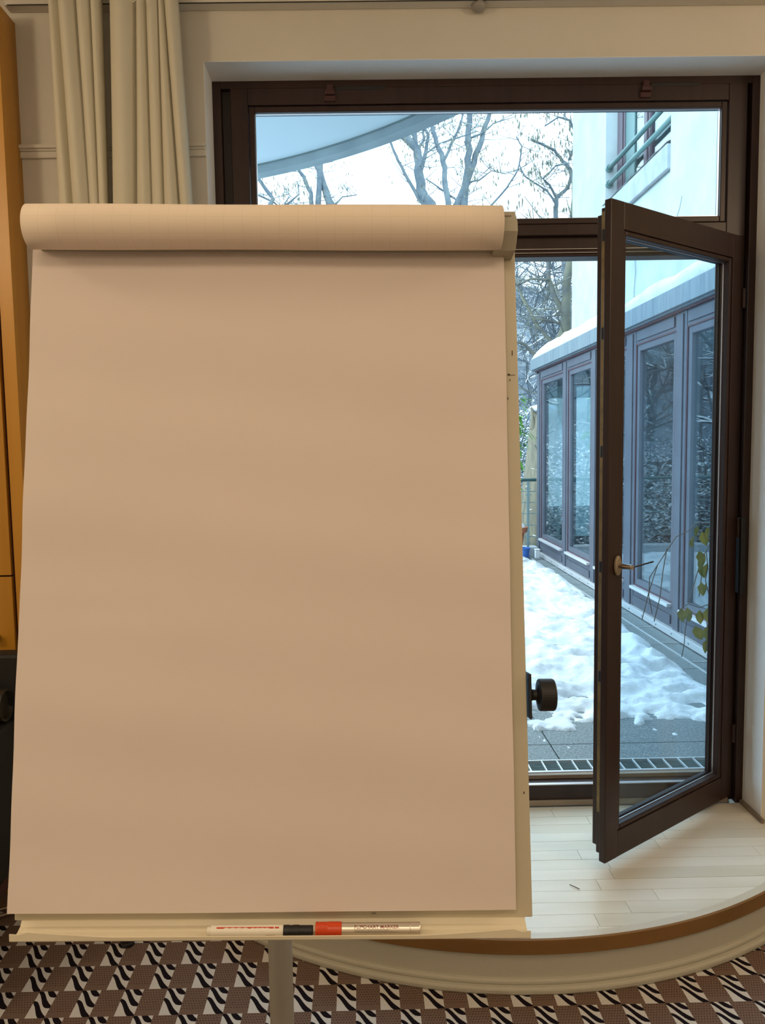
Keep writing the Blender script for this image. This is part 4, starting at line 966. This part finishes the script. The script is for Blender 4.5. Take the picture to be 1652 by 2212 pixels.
# the denser wood behind them, past counting: one object
def copies_mesh(name, src_objs, places, m):
    vs, fs, off = [], [], 0
    srcs = [([v.co.copy() for v in o.data.vertices], [tuple(p.vertices) for p in o.data.polygons]) for o in src_objs]
    for i, (p, rz, sc) in enumerate(places):
        v0, f0 = srcs[i % len(srcs)]; c, s_ = math.cos(rz) * sc, math.sin(rz) * sc
        vs.extend([(p[0] + v.x * c - v.y * s_, p[1] + v.x * s_ + v.y * c, p[2] + v.z * sc) for v in v0])
        fs.extend([tuple(off + a for a in f) for f in f0]); off += len(v0)
    me = bpy.data.meshes.new(name); me.from_pydata(vs, [], fs); me.materials.append(m)
    o = bpy.data.objects.new(name, me); COL.objects.link(o); return o
far_src = []
for sd in (61, 62, 63):
    rgf = random.Random(sd); tw = MB()
    pts = [Vector((0.1 * rgf.uniform(-1, 1) * i, 0.1 * rgf.uniform(-1, 1) * i, 6.0 * i / 7)) for i in range(8)]
    tw.tube(pts, [0.13 * (1 - 0.85 * i / 7) for i in range(8)], 5)
    for i in range(1, 8):
        for k in range(4):
            a = rgf.uniform(0, 6.28); d = Vector((math.cos(a), math.sin(a), rgf.uniform(0.0, 0.9))).normalized()
            grow(tw, None, pts[i], d, rgf.uniform(1.3, 2.0), 0.045, 2, rgf, 0.8, 0.05, 3)
    far_src.append(tw.build('tmp', M_far))
pl = []; rgf = random.Random(5)
for yy, dx, x0, x1 in ((25, 1.5, -20, 9), (30, 1.5, -22, 11), (36, 1.6, -24, 12), (43, 1.7, -26, 14), (50, 1.8, -24, 16), (57, 1.9, -20, 18)):
    x = x0
    while x < x1:
        x += dx * rgf.uniform(0.6, 1.4); y_ = yy + rgf.uniform(-2.4, 2.4)
        pl.append(((x, y_, gz(x, y_) - 0.1), rgf.uniform(0, 6.28), rgf.uniform(0.58, 0.76)))
fw = copies_mesh('distant_woodland', far_src, pl, M_far); tag(fw, 'dense snow-dusted woodland covering the far slope', 'woodland', kind='stuff')
for o in far_src: bpy.data.objects.remove(o)
# snow-laden evergreen shrubs
def shrub(seed):
    rg = random.Random(seed); root = thing('snowy_shrub'); m = MB(); st = MB()
    for k in range(9):
        a = rg.uniform(0, 6.28); e = Vector((0.8 * math.cos(a) * rg.random(), 0.8 * math.sin(a) * rg.random(), rg.uniform(1.0, 1.9)))
        st.tube([Vector((0, 0, 0)), e * 0.5 + Vector((0, 0, 0.1)), e], [0.03, 0.02, 0.008], 5)
        for j in range(620):
            t = rg.random() ** 0.7; c = e * t + Vector((rg.gauss(0, 0.26), rg.gauss(0, 0.26), rg.gauss(0, 0.22)))
            a2 = rg.uniform(0, 6.28); d = Vector((math.cos(a2), math.sin(a2), rg.uniform(-0.7, 0.35)))
            L = rg.uniform(0.045, 0.085); d.normalize(); s_ = d.cross(Vector((0, 0, 1))).normalized() * L * 0.22
            if c.z < 0.02: continue
            m.bm.faces.new([m.bm.verts.new(c), m.bm.verts.new(c + d * L * 0.5 + s_), m.bm.verts.new(c + d * L), m.bm.verts.new(c + d * L * 0.5 - s_)])
    st.build('stems', M_bark, root); o = m.build('foliage', M_ever, root, fixn=False); o['kind'] = 'stuff'
    return root
sp3 = [shrub(s) for s in (51, 52, 53)]; used = set(); rg = random.Random(9)
for (yy, x0, x1, dx) in ((11.9, -9, 4.0, 1.25), (14.1, -10, 6, 1.5), (15.6, -12, 7, 2.0)):
    x = x0
    while x < x1:
        x += dx * rg.uniform(0.75, 1.25); k = rg.randrange(3); py = yy + rg.uniform(-0.4, 0.4)
        if (py < 12.8 and 1.3 < x < 4.3) or (abs(py - 13.0) < 0.7 and 2.5 < x < 3.9): continue
        o = sp3[k] if k not in used else copy_tree(sp3[k]); used.add(k)
        o.location = (x, py, gz(x, py) - 0.05); o.rotation_euler = (0, 0, rg.uniform(0, 6.28)); s_ = rg.uniform(0.9, 1.35); o.scale = (s_, s_, s_)
        tag(o, 'evergreen shrub loaded with snow, growing beyond the terrace railing', 'shrub', 'snow-laden shrubs beyond the railing')
